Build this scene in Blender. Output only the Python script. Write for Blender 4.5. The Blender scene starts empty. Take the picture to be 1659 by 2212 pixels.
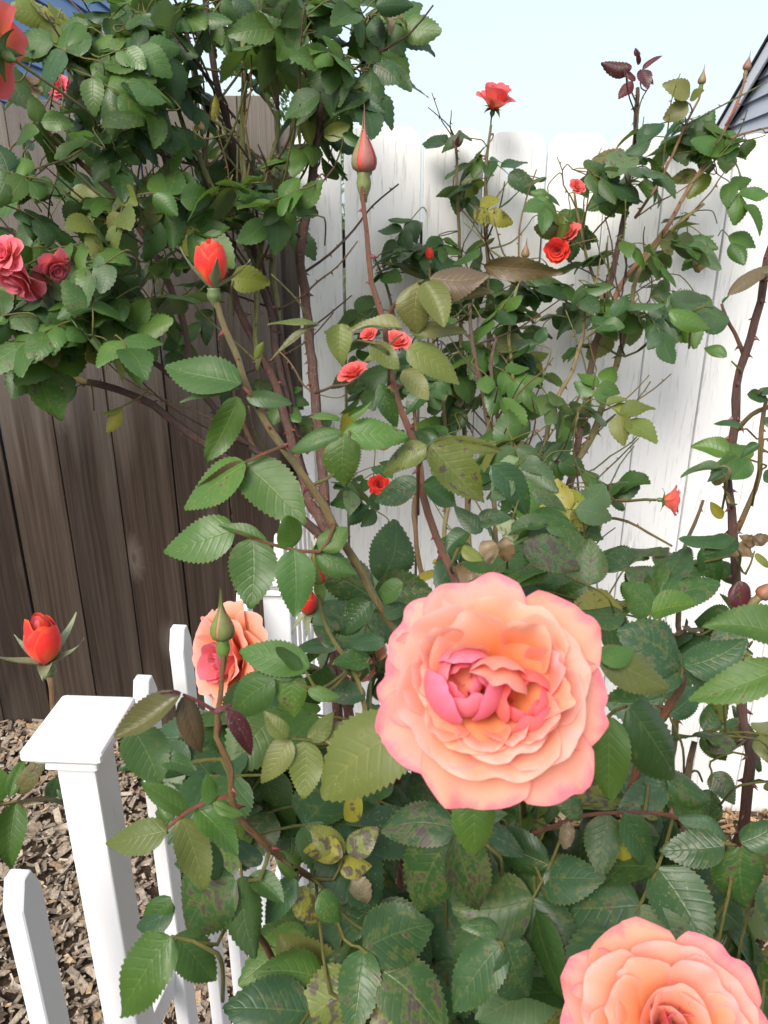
import bpy, math, random
import numpy as np
from mathutils import Vector, Matrix, noise

scene = bpy.context.scene
R = math.radians
rng = random.Random(11)

# ------------------------------------------------------------------ camera
CAM_H, PITCH = 1.5, R(21.0)
cam_data = bpy.data.cameras.new('camera')
cam = bpy.data.objects.new('camera', cam_data)
scene.collection.objects.link(cam)
cam.location = (0, 0, CAM_H)
cam.rotation_euler = (R(90) - PITCH, 0, 0)
cam_data.sensor_width = 36.0
cam_data.lens = 27.06
cam_data.clip_start = 0.02
cam_data.clip_end = 600.0
cam_data.dof.use_dof = True
cam_data.dof.focus_distance = 1.0
cam_data.dof.aperture_fstop = 20.0
scene.camera = cam

# ------------------------------------------------------------------ light
SUN_EL, SUN_AZ = R(44), R(208)        # azimuth measured clockwise from +Y : behind the camera, to the left
world = bpy.data.worlds.new('World')
scene.world = world
world.use_nodes = True
wn = world.node_tree.nodes
wl = world.node_tree.links
wn.clear()
w_out = wn.new('ShaderNodeOutputWorld')
w_bg = wn.new('ShaderNodeBackground')
sky = wn.new('ShaderNodeTexSky')
sky.sky_type = 'NISHITA'
sky.sun_disc = False
sky.sun_elevation = SUN_EL
sky.sun_rotation = SUN_AZ
sky.air_density = 1.0
sky.dust_density = 4.0
sky.ozone_density = 1.2
w_bg.inputs['Strength'].default_value = 0.12
# thin high cloud veils the whole sky evenly
veil = wn.new('ShaderNodeMix'); veil.data_type = 'RGBA'
veil.inputs[0].default_value = 0.55
veil.inputs[7].default_value = (3.75, 4.2, 4.5, 1)
wl.new(sky.outputs['Color'], veil.inputs[6])
wl.new(veil.outputs[2], w_bg.inputs['Color'])
wl.new(w_bg.outputs['Background'], w_out.inputs['Surface'])

sun_data = bpy.data.lights.new('sun', 'SUN')
sun = bpy.data.objects.new('sun', sun_data)
scene.collection.objects.link(sun)
sun_data.energy = 1.7
sun_data.angle = R(32)
sun_data.color = (1.0, 0.95, 0.88)
sdir = Vector((math.sin(SUN_AZ) * math.cos(SUN_EL), math.cos(SUN_AZ) * math.cos(SUN_EL), math.sin(SUN_EL)))
sun.rotation_euler = sdir.to_track_quat('Z', 'Y').to_euler()
sun.location = sdir * 30

scene.view_settings.view_transform = 'Standard'
scene.view_settings.look = 'None'
scene.view_settings.gamma = 1.0
scene.view_settings.use_curve_mapping = False
scene.view_settings.exposure = 1.22

# ------------------------------------------------------------------ helpers
FW = Vector((0, math.cos(PITCH), -math.sin(PITCH)))
UP = Vector((0, math.sin(PITCH), math.cos(PITCH)))
RT = Vector((1, 0, 0))
CAMP = Vector((0, 0, CAM_H))
FPX = 1662.7          # focal length in pixels of a 1659 x 2212 picture


def ray(x, y):
    return FW + RT * ((x - 829.5) / FPX) + UP * ((1106 - y) / FPX)


def P(x, y, d):
    """a place d metres in front of the camera (measured along its axis)"""
    return CAMP + ray(x, y) * d


def PY(x, y, Y):
    r = ray(x, y)
    return CAMP + r * (Y / r.y)


def project(p):
    v = p - CAMP
    d = v.dot(FW)
    if d < 0.02:
        return (-9999, -9999, d)
    return (829.5 + FPX * v.x / d, 1106 - FPX * v.dot(UP) / d, d)


WORLD = {}


def link(o, parent=None, world=None):
    world = world if world is not None else Matrix.Identity(4)
    scene.collection.objects.link(o)
    if parent is not None:
        o.parent = parent
        o.matrix_basis = WORLD[parent.name].inverted() @ world
    else:
        o.matrix_basis = world
    WORLD[o.name] = world
    return o


def mesh(name, verts, faces, uvs=None, cols=None, smooth=True):
    me = bpy.data.meshes.new(name)
    me.from_pydata([tuple(v) for v in verts], [], faces)
    n = len(me.polygons)
    if smooth and n:
        me.polygons.foreach_set('use_smooth', [True] * n)
    if uvs is not None:
        uvl = me.uv_layers.new(name='UVMap')
        li = np.empty(len(me.loops), dtype=np.int32)
        me.loops.foreach_get('vertex_index', li)
        uvl.data.foreach_set('uv', np.asarray(uvs, dtype=np.float32)[li].ravel())
    if cols is not None:
        ca = me.color_attributes.new('col', 'FLOAT_COLOR', 'POINT')
        ca.data.foreach_set('color', np.asarray(cols, dtype=np.float32).ravel())
    me.update()
    return me


def obj(name, me, mat=None, parent=None, world=None, color=None):
    o = bpy.data.objects.new(name, me)
    if mat is not None and me is not None and len(me.materials) == 0:
        me.materials.append(mat)
    if color is not None:
        o.color = color
    return link(o, parent, world)


def thing(name, label, cat, loc, group=None):
    o = bpy.data.objects.new(name, None)
    o.empty_display_size = 0.05
    link(o, None, Matrix.Translation(Vector(loc)))
    o['label'] = label
    o['category'] = cat
    if group:
        o['group'] = group
    return o


def tag(o, label=None, cat=None, group=None, kind=None):
    if label: o['label'] = label
    if cat: o['category'] = cat
    if group: o['group'] = group
    if kind: o['kind'] = kind
    return o


def basis(x, y, z, t):
    m = Matrix.Identity(4)
    for i in range(3):
        m[i][0], m[i][1], m[i][2], m[i][3] = x[i], y[i], z[i], t[i]
    return m


def catmull(pts, rad, step):
    """smooth a poly-line of Vectors; returns points and radii"""
    n = len(pts)
    op, orr = [], []
    for i in range(n - 1):
        p0 = pts[max(i - 1, 0)]; p1 = pts[i]; p2 = pts[i + 1]; p3 = pts[min(i + 2, n - 1)]
        k = max(2, int((p2 - p1).length / step))
        for j in range(k):
            t = j / k
            t2, t3 = t * t, t * t * t
            op.append(0.5 * ((2 * p1) + (-p0 + p2) * t + (2 * p0 - 5 * p1 + 4 * p2 - p3) * t2 + (-p0 + 3 * p1 - 3 * p2 + p3) * t3))
            orr.append(rad[i] + (rad[i + 1] - rad[i]) * t)
    op.append(pts[-1].copy()); orr.append(rad[-1])
    return op, orr


def tube(pts, rad, sides=8, rough=0.0, seed=0, cap=True):
    verts, faces, uvs = [], [], []
    rr = random.Random(seed)
    prev = None
    L = 0.0
    for i, p in enumerate(pts):
        t = (pts[min(i + 1, len(pts) - 1)] - pts[max(i - 1, 0)])
        if t.length < 1e-9: t = Vector((0, 0, 1))
        t.normalize()
        if prev is None:
            a = Vector((1, 0, 0)) if abs(t.x) < 0.8 else Vector((0, 1, 0))
            nrm = t.cross(a).normalized()
        else:
            nrm = prev - t * prev.dot(t)
            if nrm.length < 1e-6: nrm = t.orthogonal()
            nrm.normalize()
        prev = nrm
        b = t.cross(nrm)
        if i: L += (p - pts[i - 1]).length
        for s in range(sides):
            a = 2 * math.pi * s / sides
            r = rad[i] * (1 + rough * rr.uniform(-1, 1))
            verts.append(p + (nrm * math.cos(a) + b * math.sin(a)) * r)
            uvs.append((L * 10, s / sides))
    n = len(pts)
    for i in range(n - 1):
        for s in range(sides):
            a = i * sides + s; b2 = i * sides + (s + 1) % sides
            faces.append((a, b2, b2 + sides, a + sides))
    if cap:
        faces.append(tuple(range(sides - 1, -1, -1)))
        faces.append(tuple((n - 1) * sides + s for s in range(sides)))
    return verts, faces, uvs


def boxmesh(x0, x1, y0, y1, z0, z1, bev=0.0):
    import bmesh
    bm = bmesh.new()
    bmesh.ops.create_cube(bm, size=1)
    for v in bm.verts:
        v.co = Vector((x0 + (v.co.x + .5) * (x1 - x0), y0 + (v.co.y + .5) * (y1 - y0), z0 + (v.co.z + .5) * (z1 - z0)))
    if bev > 0:
        bmesh.ops.bevel(bm, geom=bm.edges[:], offset=bev, segments=2, affect='EDGES', profile=0.5)
    me = bpy.data.meshes.new('box')
    bm.to_mesh(me); bm.free()
    return me


def prism(outline, y0, y1, bev=0.0):
    """outline in (x,z), extruded along y"""
    import bmesh
    bm = bmesh.new()
    vs = [bm.verts.new((x, y0, z)) for x, z in outline]
    f = bm.faces.new(vs)
    r = bmesh.ops.extrude_face_region(bm, geom=[f])
    for v in r['geom']:
        if isinstance(v, bmesh.types.BMVert): v.co.y = y1
    bmesh.ops.recalc_face_normals(bm, faces=bm.faces[:])
    if bev > 0:
        bmesh.ops.bevel(bm, geom=bm.edges[:], offset=bev, segments=1, affect='EDGES')
    me = bpy.data.meshes.new('prism')
    bm.to_mesh(me); bm.free()
    return me


# ------------------------------------------------------------------ materials
class NT:
    def __init__(self, name):
        self.m = bpy.data.materials.new(name)
        self.m.use_nodes = True
        self.t = self.m.node_tree
        self.t.nodes.clear()
        self.out = self.n('ShaderNodeOutputMaterial')

    def n(self, typ, **kw):
        nd = self.t.nodes.new(typ)
        for k, v in kw.items(): setattr(nd, k, v)
        return nd

    def l(self, a, b):
        self.t.links.new(a, b)

    def val(self, sock, v):
        if hasattr(v, 'is_output') or isinstance(v, bpy.types.NodeSocket): self.l(v, sock)
        else: sock.default_value = v

    def math(self, op, a, b=None, c=None, clamp=False):
        nd = self.n('ShaderNodeMath', operation=op, use_clamp=clamp)
        self.val(nd.inputs[0], a)
        if b is not None: self.val(nd.inputs[1], b)
        if c is not None: self.val(nd.inputs[2], c)
        return nd.outputs[0]

    def mix(self, f, a, b, blend='MIX'):
        nd = self.n('ShaderNodeMix', data_type='RGBA', blend_type=blend)
        self.val(nd.inputs[0], f)
        self.val(nd.inputs[6], a if not isinstance(a, tuple) else (*a, 1)[:4])
        self.val(nd.inputs[7], b if not isinstance(b, tuple) else (*b, 1)[:4])
        return nd.outputs[2]

    def ramp(self, f, stops):
        nd = self.n('ShaderNodeValToRGB')
        self.l(f, nd.inputs[0])
        el = nd.color_ramp.elements
        while len(el) < len(stops): el.new(0.5)
        for e, (p, c) in zip(el, stops):
            e.position = p
            e.color = (*c, 1) if isinstance(c, tuple) else (c, c, c, 1)
        return nd.outputs[0]

    def noise(self, vec, scale, detail=3, rough=0.55, dim='3D', w=None, dist=0.0):
        nd = self.n('ShaderNodeTexNoise', noise_dimensions=dim)
        if vec is not None: self.l(vec, nd.inputs['Vector'])
        if w is not None: self.val(nd.inputs['W'], w)
        nd.inputs['Scale'].default_value = scale
        nd.inputs['Detail'].default_value = detail
        nd.inputs['Roughness'].default_value = rough
        nd.inputs['Distortion'].default_value = dist
        return nd.outputs[0]

    def mapping(self, vec, scale=(1, 1, 1), loc=None):
        nd = self.n('ShaderNodeMapping')
        self.l(vec, nd.inputs[0])
        nd.inputs['Scale'].default_value = scale
        if loc is not None: self.val(nd.inputs['Location'], loc)
        return nd.outputs[0]

    def bump(self, h, strength, dist=0.01):
        nd = self.n('ShaderNodeBump')
        nd.inputs['Strength'].default_value = strength
        nd.inputs['Distance'].default_value = dist
        self.l(h, nd.inputs['Height'])
        return nd.outputs[0]

    def principled(self, col, rough=0.5, spec=0.5, normal=None):
        nd = self.n('ShaderNodeBsdfPrincipled')
        self.val(nd.inputs['Base Color'], (*col, 1) if isinstance(col, tuple) else col)
        self.val(nd.inputs['Roughness'], rough)
        nd.inputs['Specular IOR Level'].default_value = spec
        if normal is not None: self.l(normal, nd.inputs['Normal'])
        return nd

    def done(self, sh):
        self.l(sh, self.out.inputs['Surface'])
        return self.m


def seeded_coords(t, kind='Object'):
    """object coordinates shifted by the object's own random number, so that no two boards match"""
    tc = t.n('ShaderNodeTexCoord')
    oi = t.n('ShaderNodeObjectInfo')
    off = t.n('ShaderNodeCombineXYZ')
    for i, k in enumerate((37.0, 11.0, 53.0)):
        t.l(t.math('MULTIPLY', oi.outputs['Random'], k), off.inputs[i])
    add = t.n('ShaderNodeVectorMath', operation='ADD')
    t.l(tc.outputs[kind], add.inputs[0])
    t.l(off.outputs[0], add.inputs[1])
    return add.outputs[0], oi, tc


def mat_leaf(name, from_attr):
    t = NT(name)
    uv = t.n('ShaderNodeUVMap').outputs[0]
    sep = t.n('ShaderNodeSeparateXYZ'); t.l(uv, sep.inputs[0])
    u, v = sep.outputs[0], sep.outputs[1]            # along 0..1, across -1..1
    if from_attr:
        at = t.n('ShaderNodeAttribute', attribute_name='col')
        col, alpha = at.outputs['Color'], at.outputs['Alpha']
        tc = t.n('ShaderNodeTexCoord')
        nvec = t.mapping(tc.outputs['Object'], (22, 22, 22))
        rnd = t.noise(tc.outputs['Object'], 14.0, 0)
    else:
        oi = t.n('ShaderNodeObjectInfo')
        col, alpha, rnd = oi.outputs['Color'], oi.outputs['Alpha'], oi.outputs['Random']
        cx = t.n('ShaderNodeCombineXYZ')
        t.l(u, cx.inputs[0]); t.l(t.math('MULTIPLY', v, 0.36), cx.inputs[1]); t.l(t.math('MULTIPLY', rnd, 97.0), cx.inputs[2])
        nvec = cx.outputs[0]
    av = t.math('ABSOLUTE', v)
    # side veins run forward from the midrib
    vein = t.math('SINE', t.math('MULTIPLY', t.math('SUBTRACT', u, t.math('MULTIPLY', av, 0.22)), 52.0))
    vein = t.math('POWER', t.math('MULTIPLY_ADD', vein, 0.5, 0.5), 8.0)
    vein = t.math('MULTIPLY', vein, t.math('SUBTRACT', 1.0, t.math('MULTIPLY', av, 0.7)))
    mid = t.math('SUBTRACT', 1.0, t.math('DIVIDE', av, 0.055), clamp=True)
    mott = t.noise(nvec, 3.0, 4, 0.6)
    fine = t.noise(nvec, 26.0, 3, 0.6)
    c = t.mix(t.math('MULTIPLY_ADD', mott, 1.0, -0.25, clamp=True), col, t.mix(1.0, col, (1.28, 1.18, 0.85), 'MULTIPLY'))
    c = t.mix(t.math('MULTIPLY', vein, 0.2), c, t.mix(1.0, c, (1.6, 1.45, 1.3), 'MULTIPLY'))
    light_mid = t.mix(0.5, t.mix(1.0, c, (1.9, 1.6, 1.2), 'MULTIPLY'), (0.16, 0.17, 0.05))
    c = t.mix(t.math('MULTIPLY', mid, 0.42), c, light_mid)
    # pale stippling where mites have fed
    stip = t.math('GREATER_THAN', fine, 0.635)
    patch = t.ramp(t.noise(nvec, 1.7, 2, 0.5), [(0.5, 0.0), (0.66, 1.0)])
    c = t.mix(t.math('MULTIPLY', t.math('MULTIPLY', stip, patch), 0.32), c, (0.36, 0.40, 0.20))
    # black spot disease: the alpha of the leaf's colour says how much
    sp = t.math('ADD', t.noise(nvec, 6.0, 2, 0.6), t.math('MULTIPLY', t.noise(nvec, 13.0, 2, 0.6), 0.35))
    thr = t.math('MULTIPLY_ADD', alpha, -0.30, 0.93)
    spot = t.math('MULTIPLY', t.math('SUBTRACT', sp, thr), 11.0, clamp=True)
    halo = t.math('MULTIPLY', t.math('SUBTRACT', sp, t.math('SUBTRACT', thr, 0.09)), 9.0, clamp=True)
    c = t.mix(t.math('MULTIPLY', halo, 0.28), c, (0.20, 0.20, 0.04))
    c = t.mix(t.math('MULTIPLY', spot, 0.8), c, t.mix(fine, (0.035, 0.022, 0.028), (0.085, 0.055, 0.06)))
    # thin pale brown margin
    edge = t.math('MULTIPLY', t.math('SUBTRACT', av, 0.93), 10.0, clamp=True)
    c = t.mix(t.math('MULTIPLY', edge, 0.35), c, (0.16, 0.13, 0.05))
    geo = t.n('ShaderNodeNewGeometry')
    back = t.mix(0.45, t.mix(1.0, c, (1.35, 1.3, 1.4), 'MULTIPLY'), (0.16, 0.21, 0.12))
    c = t.mix(geo.outputs['Backfacing'], c, back)
    h = t.math('ADD', t.math('ADD', t.math('MULTIPLY', vein, -0.6), t.math('MULTIPLY', mid, -0.7)), t.math('MULTIPLY', mott, 0.7))
    nb = t.bump(h, 0.28, 0.0012)
    p = t.principled(c, t.math('MULTIPLY_ADD', rnd, 0.2, 0.33), 0.42, nb)
    tr = t.n('ShaderNodeBsdfTranslucent')
    t.l(t.mix(1.0, c, (1.5, 1.7, 0.6), 'MULTIPLY'), tr.inputs[0])
    mx = t.n('ShaderNodeMixShader'); mx.inputs[0].default_value = 0.22
    t.l(p.outputs[0], mx.inputs[1]); t.l(tr.outputs[0], mx.inputs[2])
    return t.done(mx.outputs[0])


def mat_cane():
    t = NT('cane bark')
    vec, oi, tc = seeded_coords(t)
    col = oi.outputs['Color']
    n1 = t.noise(vec, 38.0, 4, 0.65)
    n2 = t.noise(vec, 260.0, 3, 0.6)
    uv = t.n('ShaderNodeUVMap').outputs[0]
    streak = t.noise(t.mapping(uv, (2.2, 9, 1)), 3.0, 3, 0.6)
    c = t.mix(t.ramp(n1, [(0.38, 0.0), (0.66, 1.0)]), col, t.mix(1.0, col, (1.3, 1.0, 0.85), 'MULTIPLY'))
    c = t.mix(t.math('MULTIPLY', t.ramp(streak, [(0.45, 0.0), (0.62, 1.0)]), 0.55), c, t.mix(1.0, c, (0.5, 0.45, 0.42), 'MULTIPLY'))
    c = t.mix(t.math('MULTIPLY', t.ramp(n2, [(0.6, 0.0), (0.72, 1.0)]), t.math('MULTIPLY', oi.outputs['Alpha'], 0.7)), c, (0.34, 0.27, 0.19))
    fis = t.noise(t.mapping(uv, (1.1, 14, 1)), 4.0, 4, 0.7)
    c = t.mix(t.math('MULTIPLY', t.ramp(fis, [(0.56, 0.0), (0.66, 1.0)]), t.math('MULTIPLY', oi.outputs['Alpha'], 0.85)), c, (0.24, 0.17, 0.11))
    c = t.mix(t.math('MULTIPLY', t.ramp(fis, [(0.34, 1.0), (0.44, 0.0)]), 0.6), c, t.mix(1.0, c, (0.35, 0.32, 0.32), 'MULTIPLY'))
    nb = t.bump(t.math('ADD', t.math('ADD', n1, fis), t.math('MULTIPLY', streak, 1.5)), 0.8, 0.002)
    return t.done(t.principled(c, 0.5, 0.35, nb).outputs[0])


def mat_plain_color(name, rough=0.5, spec=0.4, var=0.25, scale=60):
    t = NT(name)
    vec, oi, tc = seeded_coords(t)
    n1 = t.noise(vec, scale, 3, 0.6)
    c = t.mix(n1, t.mix(1.0, oi.outputs['Color'], (1 - var,) * 3, 'MULTIPLY'), t.mix(1.0, oi.outputs['Color'], (1 + var,) * 3, 'MULTIPLY'))
    return t.done(t.principled(c, rough, spec).outputs[0])


def mat_petal(name, base, mid, edge, rim, trans=0.35):
    t = NT(name)
    uv = t.n('ShaderNodeUVMap').outputs[0]
    sep = t.n('ShaderNodeSeparateXYZ'); t.l(uv, sep.inputs[0])
    u, v = sep.outputs[0], sep.outputs[1]
    oi = t.n('ShaderNodeObjectInfo')
    cx = t.n('ShaderNodeCombineXYZ')
    t.l(u, cx.inputs[0]); t.l(v, cx.inputs[1]); t.l(t.math('MULTIPLY', oi.outputs['Random'], 61.0), cx.inputs[2])
    n1 = t.noise(cx.outputs[0], 2.2, 3, 0.55)
    av = t.math('ABSOLUTE', v)
    e = t.math('MAXIMUM', u, t.math('MULTIPLY', t.math('POWER', av, 2.0), 0.97))
    e = t.math('ADD', e, t.math('MULTIPLY_ADD', n1, 0.36, -0.18))
    c = t.ramp(e, [(0.0, base), (0.34, base), (0.66, mid), (0.9, edge), (1.0, rim)])
    # fine veins running up the petal
    vn = t.noise(t.mapping(cx.outputs[0], (1.2, 22, 1)), 1.6, 3, 0.6)
    c = t.mix(t.math('MULTIPLY', vn, 0.22), c, t.mix(1.0, c, (0.88, 0.7, 0.68), 'MULTIPLY'))
    c = t.mix(oi.outputs['Alpha'], c, t.mix(1.0, c, oi.outputs['Color'], 'MULTIPLY'))
    geo = t.n('ShaderNodeNewGeometry')
    nb = t.bump(vn, 0.18, 0.0012)
    p = t.principled(c, 0.62, 0.25, nb)
    p.inputs['Sheen Weight'].default_value = 0.15
    tr = t.n('ShaderNodeBsdfTranslucent')
    t.l(c, tr.inputs[0])
    mx = t.n('ShaderNodeMixShader'); mx.inputs[0].default_value = trans
    t.l(p.outputs[0], mx.inputs[1]); t.l(tr.outputs[0], mx.inputs[2])
    return t.done(mx.outputs[0])


def mat_wood_dark():
    t = NT('weathered fence wood')
    vec, oi, tc = seeded_coords(t)
    sep = t.n('ShaderNodeSeparateXYZ'); t.l(tc.outputs['Object'], sep.inputs[0])
    warp = t.noise(t.mapping(vec, (7, 7, 1.6)), 1.0, 3, 0.5)
    # knots: a few per board, the grain bends round them
    vor = t.n('ShaderNodeTexVoronoi', feature='F1')
    t.l(t.mapping(vec, (6.5, 0.01, 2.5)), vor.inputs['Vector'])
    vor.inputs['Scale'].default_value = 1.0
    kd = vor.outputs['Distance']
    knot = t.ramp(kd, [(0.03, 1.0), (0.075, 0.0)])
    halo = t.ramp(kd, [(0.03, 1.0), (0.22, 0.0)])
    cx = t.n('ShaderNodeCombineXYZ')
    s2 = t.n('ShaderNodeSeparateXYZ'); t.l(vec, s2.inputs[0])
    t.l(t.math('ADD', t.math('MULTIPLY', s2.outputs[0], 120.0), t.math('ADD', t.math('MULTIPLY', warp, 4.0), t.math('MULTIPLY', halo, 4.0))), cx.inputs[0])
    t.l(t.math('MULTIPLY', s2.outputs[2], 1.3), cx.inputs[2])
    grain = t.noise(cx.outputs[0], 1.0, 5, 0.65)
    fine = t.noise(t.mapping(vec, (420, 60, 7)), 1.0, 3, 0.6)
    broad = t.noise(t.mapping(vec, (13, 1, 0.8)), 1.0, 3, 0.55)
    c = t.ramp(grain, [(0.28, (0.015, 0.010, 0.0075)), (0.5, (0.036, 0.025, 0.0185)), (0.75, (0.070, 0.051, 0.039))])
    c = t.mix(t.ramp(broad, [(0.46, 0.0), (0.78, 0.5)]), c, (0.105, 0.085, 0.070))
    # the tops of the boards have greyed in the weather
    zz = t.math('ADD', sep.outputs[2], t.math('MULTIPLY_ADD', broad, 0.9, -0.45))
    grey = t.math('MULTIPLY', t.math('SUBTRACT', zz, 0.85), 1.3, clamp=True)
    c = t.mix(t.math('MULTIPLY', grey, 0.8), c, t.mix(grain, (0.15, 0.135, 0.122), (0.27, 0.25, 0.23)))
    foot = t.math('MULTIPLY', t.math('SUBTRACT', 0.12, zz), 2.5, clamp=True)
    c = t.mix(t.math('MULTIPLY', foot, 0.5), c, (0.15, 0.125, 0.105))
    c = t.mix(t.math('MULTIPLY', fine, 0.5), c, t.mix(1.0, c, (0.55, 0.52, 0.5), 'MULTIPLY'))
    c = t.mix(t.math('MULTIPLY', t.math('SUBTRACT', halo, knot), 0.22), c, (0.30, 0.265, 0.235))
    c = t.mix(t.math('MULTIPLY', knot, 0.75), c, (0.04, 0.027, 0.02))
    tone = t.mix(oi.outputs['Random'], (0.80, 0.80, 0.80), (1.15, 1.12, 1.09))
    c = t.mix(1.0, c, tone, 'MULTIPLY')
    h = t.math('ADD', grain, t.math('MULTIPLY', fine, 1.0))
    return t.done(t.principled(c, 0.8, 0.2, t.bump(h, 0.7, 0.003)).outputs[0])


def mat_wood_white():
    t = NT('white painted fence wood')
    vec, oi, tc = seeded_coords(t)
    warp = t.noise(t.mapping(vec, (5, 5, 1.3)), 1.0, 3, 0.5)
    s2 = t.n('ShaderNodeSeparateXYZ'); t.l(vec, s2.inputs[0])
    cx = t.n('ShaderNodeCombineXYZ')
    t.l(t.math('ADD', t.math('MULTIPLY', s2.outputs[0], 150.0), t.math('MULTIPLY', warp, 9.0)), cx.inputs[0])
    t.l(t.math('MULTIPLY', s2.outputs[2], 9.0), cx.inputs[2])
    crack = t.noise(cx.outputs[0], 1.0, 3, 0.6)
    line = t.ramp(crack, [(0.33, 1.0), (0.44, 0.0)])
    blot = t.noise(vec, 5.0, 3, 0.5)
    c = t.mix(blot, (0.82, 0.815, 0.80), (0.87, 0.87, 0.86))
    c = t.mix(t.math('MULTIPLY', line, 0.42), c, (0.40, 0.38, 0.365))
    h = t.math('ADD', crack, t.math('MULTIPLY', line, -1.2))
    return t.done(t.principled(c, 0.6, 0.3, t.bump(h, 0.35, 0.002)).outputs[0])


def mat_vinyl():
    t = NT('white vinyl')
    vec, oi, tc = seeded_coords(t)
    n1 = t.noise(vec, 9.0, 3, 0.6)
    dirt = t.ramp(t.noise(t.mapping(vec, (40, 40, 8)), 1.0, 4, 0.7), [(0.62, 0.0), (0.8, 1.0)])
    c = t.mix(n1, (0.78, 0.785, 0.80), (0.83, 0.83, 0.84))
    c = t.mix(t.math('MULTIPLY', dirt, 0.25), c, (0.45, 0.42, 0.38))
    return t.done(t.principled(c, 0.38, 0.45).outputs[0])


def mat_siding(name, col, rough=0.55):
    t = NT(name)
    vec, oi, tc = seeded_coords(t)
    n1 = t.noise(t.mapping(vec, (2, 2, 30)), 1.0, 3, 0.6)
    c = t.mix(n1, tuple(x * 0.9 for x in col), tuple(x * 1.1 for x in col))
    return t.done(t.principled(c, rough, 0.3, t.bump(n1, 0.1, 0.002)).outputs[0])


def mat_chip(name):
    t = NT(name)
    at = t.n('ShaderNodeAttribute', attribute_name='col')
    tc = t.n('ShaderNodeTexCoord')
    n1 = t.noise(t.mapping(tc.outputs['Object'], (1, 1, 1)), 160.0, 4, 0.65)
    n2 = t.noise(tc.outputs['Object'], 40.0, 3, 0.6)
    c = t.mix(t.ramp(n1, [(0.35, 0.0), (0.7, 1.0)]), t.mix(1.0, at.outputs['Color'], (0.55, 0.52, 0.5), 'MULTIPLY'), t.mix(1.0, at.outputs['Color'], (1.15, 1.12, 1.08), 'MULTIPLY'))
    c = t.mix(t.math('MULTIPLY', n2, 0.4), c, t.mix(1.0, c, (0.7, 0.7, 0.7), 'MULTIPLY'))
    return t.done(t.principled(c, 0.85, 0.15, t.bump(n1, 0.5, 0.002)).outputs[0])


def mat_soil():
    t = NT('bark soil')
    tc = t.n('ShaderNodeTexCoord')
    n1 = t.noise(tc.outputs['Object'], 45.0, 5, 0.7)
    n2 = t.noise(tc.outputs['Object'], 3.0, 3, 0.5)
    c = t.ramp(n1, [(0.3, (0.03, 0.02, 0.014)), (0.55, (0.10, 0.07, 0.048)), (0.75, (0.24, 0.18, 0.125))])
    c = t.mix(n2, c, t.mix(1.0, c, (0.75, 0.75, 0.75), 'MULTIPLY'))
    return t.done(t.principled(c, 0.95, 0.1, t.bump(n1, 1.0, 0.01)).outputs[0])


M = {}
M['leaf'] = mat_leaf('rose leaf', False)
M['leaf_mass'] = mat_leaf('rose leaf mass', True)
M['cane'] = mat_cane()
M['green'] = mat_plain_color('calyx green', 0.5, 0.35, 0.3, 220)
M['thorn'] = mat_plain_color('thorn', 0.4, 0.4, 0.3, 90)
M['peach'] = mat_petal('peach petal', (0.88, 0.29, 0.10), (0.88, 0.35, 0.20), (0.88, 0.39, 0.29), (0.89, 0.44, 0.37))
M['guard'] = mat_petal('peach guard petal', (0.90, 0.38, 0.15), (0.90, 0.40, 0.24), (0.88, 0.37, 0.29), (0.80, 0.22, 0.26))
M['coral'] = mat_petal('coral petal', (0.90, 0.26, 0.10), (0.86, 0.16, 0.12), (0.84, 0.17, 0.16), (0.80, 0.16, 0.19))
M['pink'] = mat_petal('pink petal', (0.90, 0.30, 0.20), (0.86, 0.17, 0.19), (0.84, 0.20, 0.26), (0.80, 0.22, 0.32))
M['red'] = mat_petal('red bud petal', (0.80, 0.12, 0.03), (0.76, 0.03, 0.022), (0.76, 0.035, 0.03), (0.82, 0.10, 0.03), 0.2)
M['wood'] = mat_wood_dark()
M['white_wood'] = mat_wood_white()
M['vinyl'] = mat_vinyl()
M['blue_siding'] = mat_siding('blue house siding', (0.17, 0.29, 0.48))
M['grey_siding'] = mat_siding('grey house siding', (0.50, 0.53, 0.58))
M['trim'] = mat_siding('white trim', (0.75, 0.76, 0.78))
M['roof'] = mat_siding('dark roofing', (0.025, 0.025, 0.028), 0.9)
M['chip'] = mat_chip('bark chips')
M['soil'] = mat_soil()

# ================================================================== the setting
def gz(x, y=1.5):
    xs = [-60, -3, -0.9, -0.55, 0.1, 0.7, 3, 60]
    zs = [0.05, 0.05, 0.035, -0.08, -0.22, -0.30, -0.32, -0.32]
    return float(np.interp(x, xs, zs))


gx = [-300, -60, -20, -8, -4, -3] + [-2.2 + 0.1 * i for i in range(45)] + [2.6, 4, 8, 20, 60, 300]
gy = [-60, -20, -6, -2] + [-1 + 0.15 * i for i in range(26)] + [3.2, 4, 6, 10, 25, 80, 300]
vs, fs = [], []
for j, y in enumerate(gy):
    for i, x in enumerate(gx):
        n = noise.noise(Vector((x * 3, y * 3, 0.3))) * 0.012 if abs(x) < 3 and abs(y) < 4 else 0
        vs.append((x, y, gz(x) - 0.012 + n))
for j in range(len(gy) - 1):
    for i in range(len(gx) - 1):
        a = j * len(gx) + i
        fs.append((a, a + 1, a + 1 + len(gx), a + len(gx)))
ground = obj('ground', mesh('ground', vs, fs), M['soil'])
tag(ground, 'sloping garden soil under bark chips', None, None, 'structure')


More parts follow.
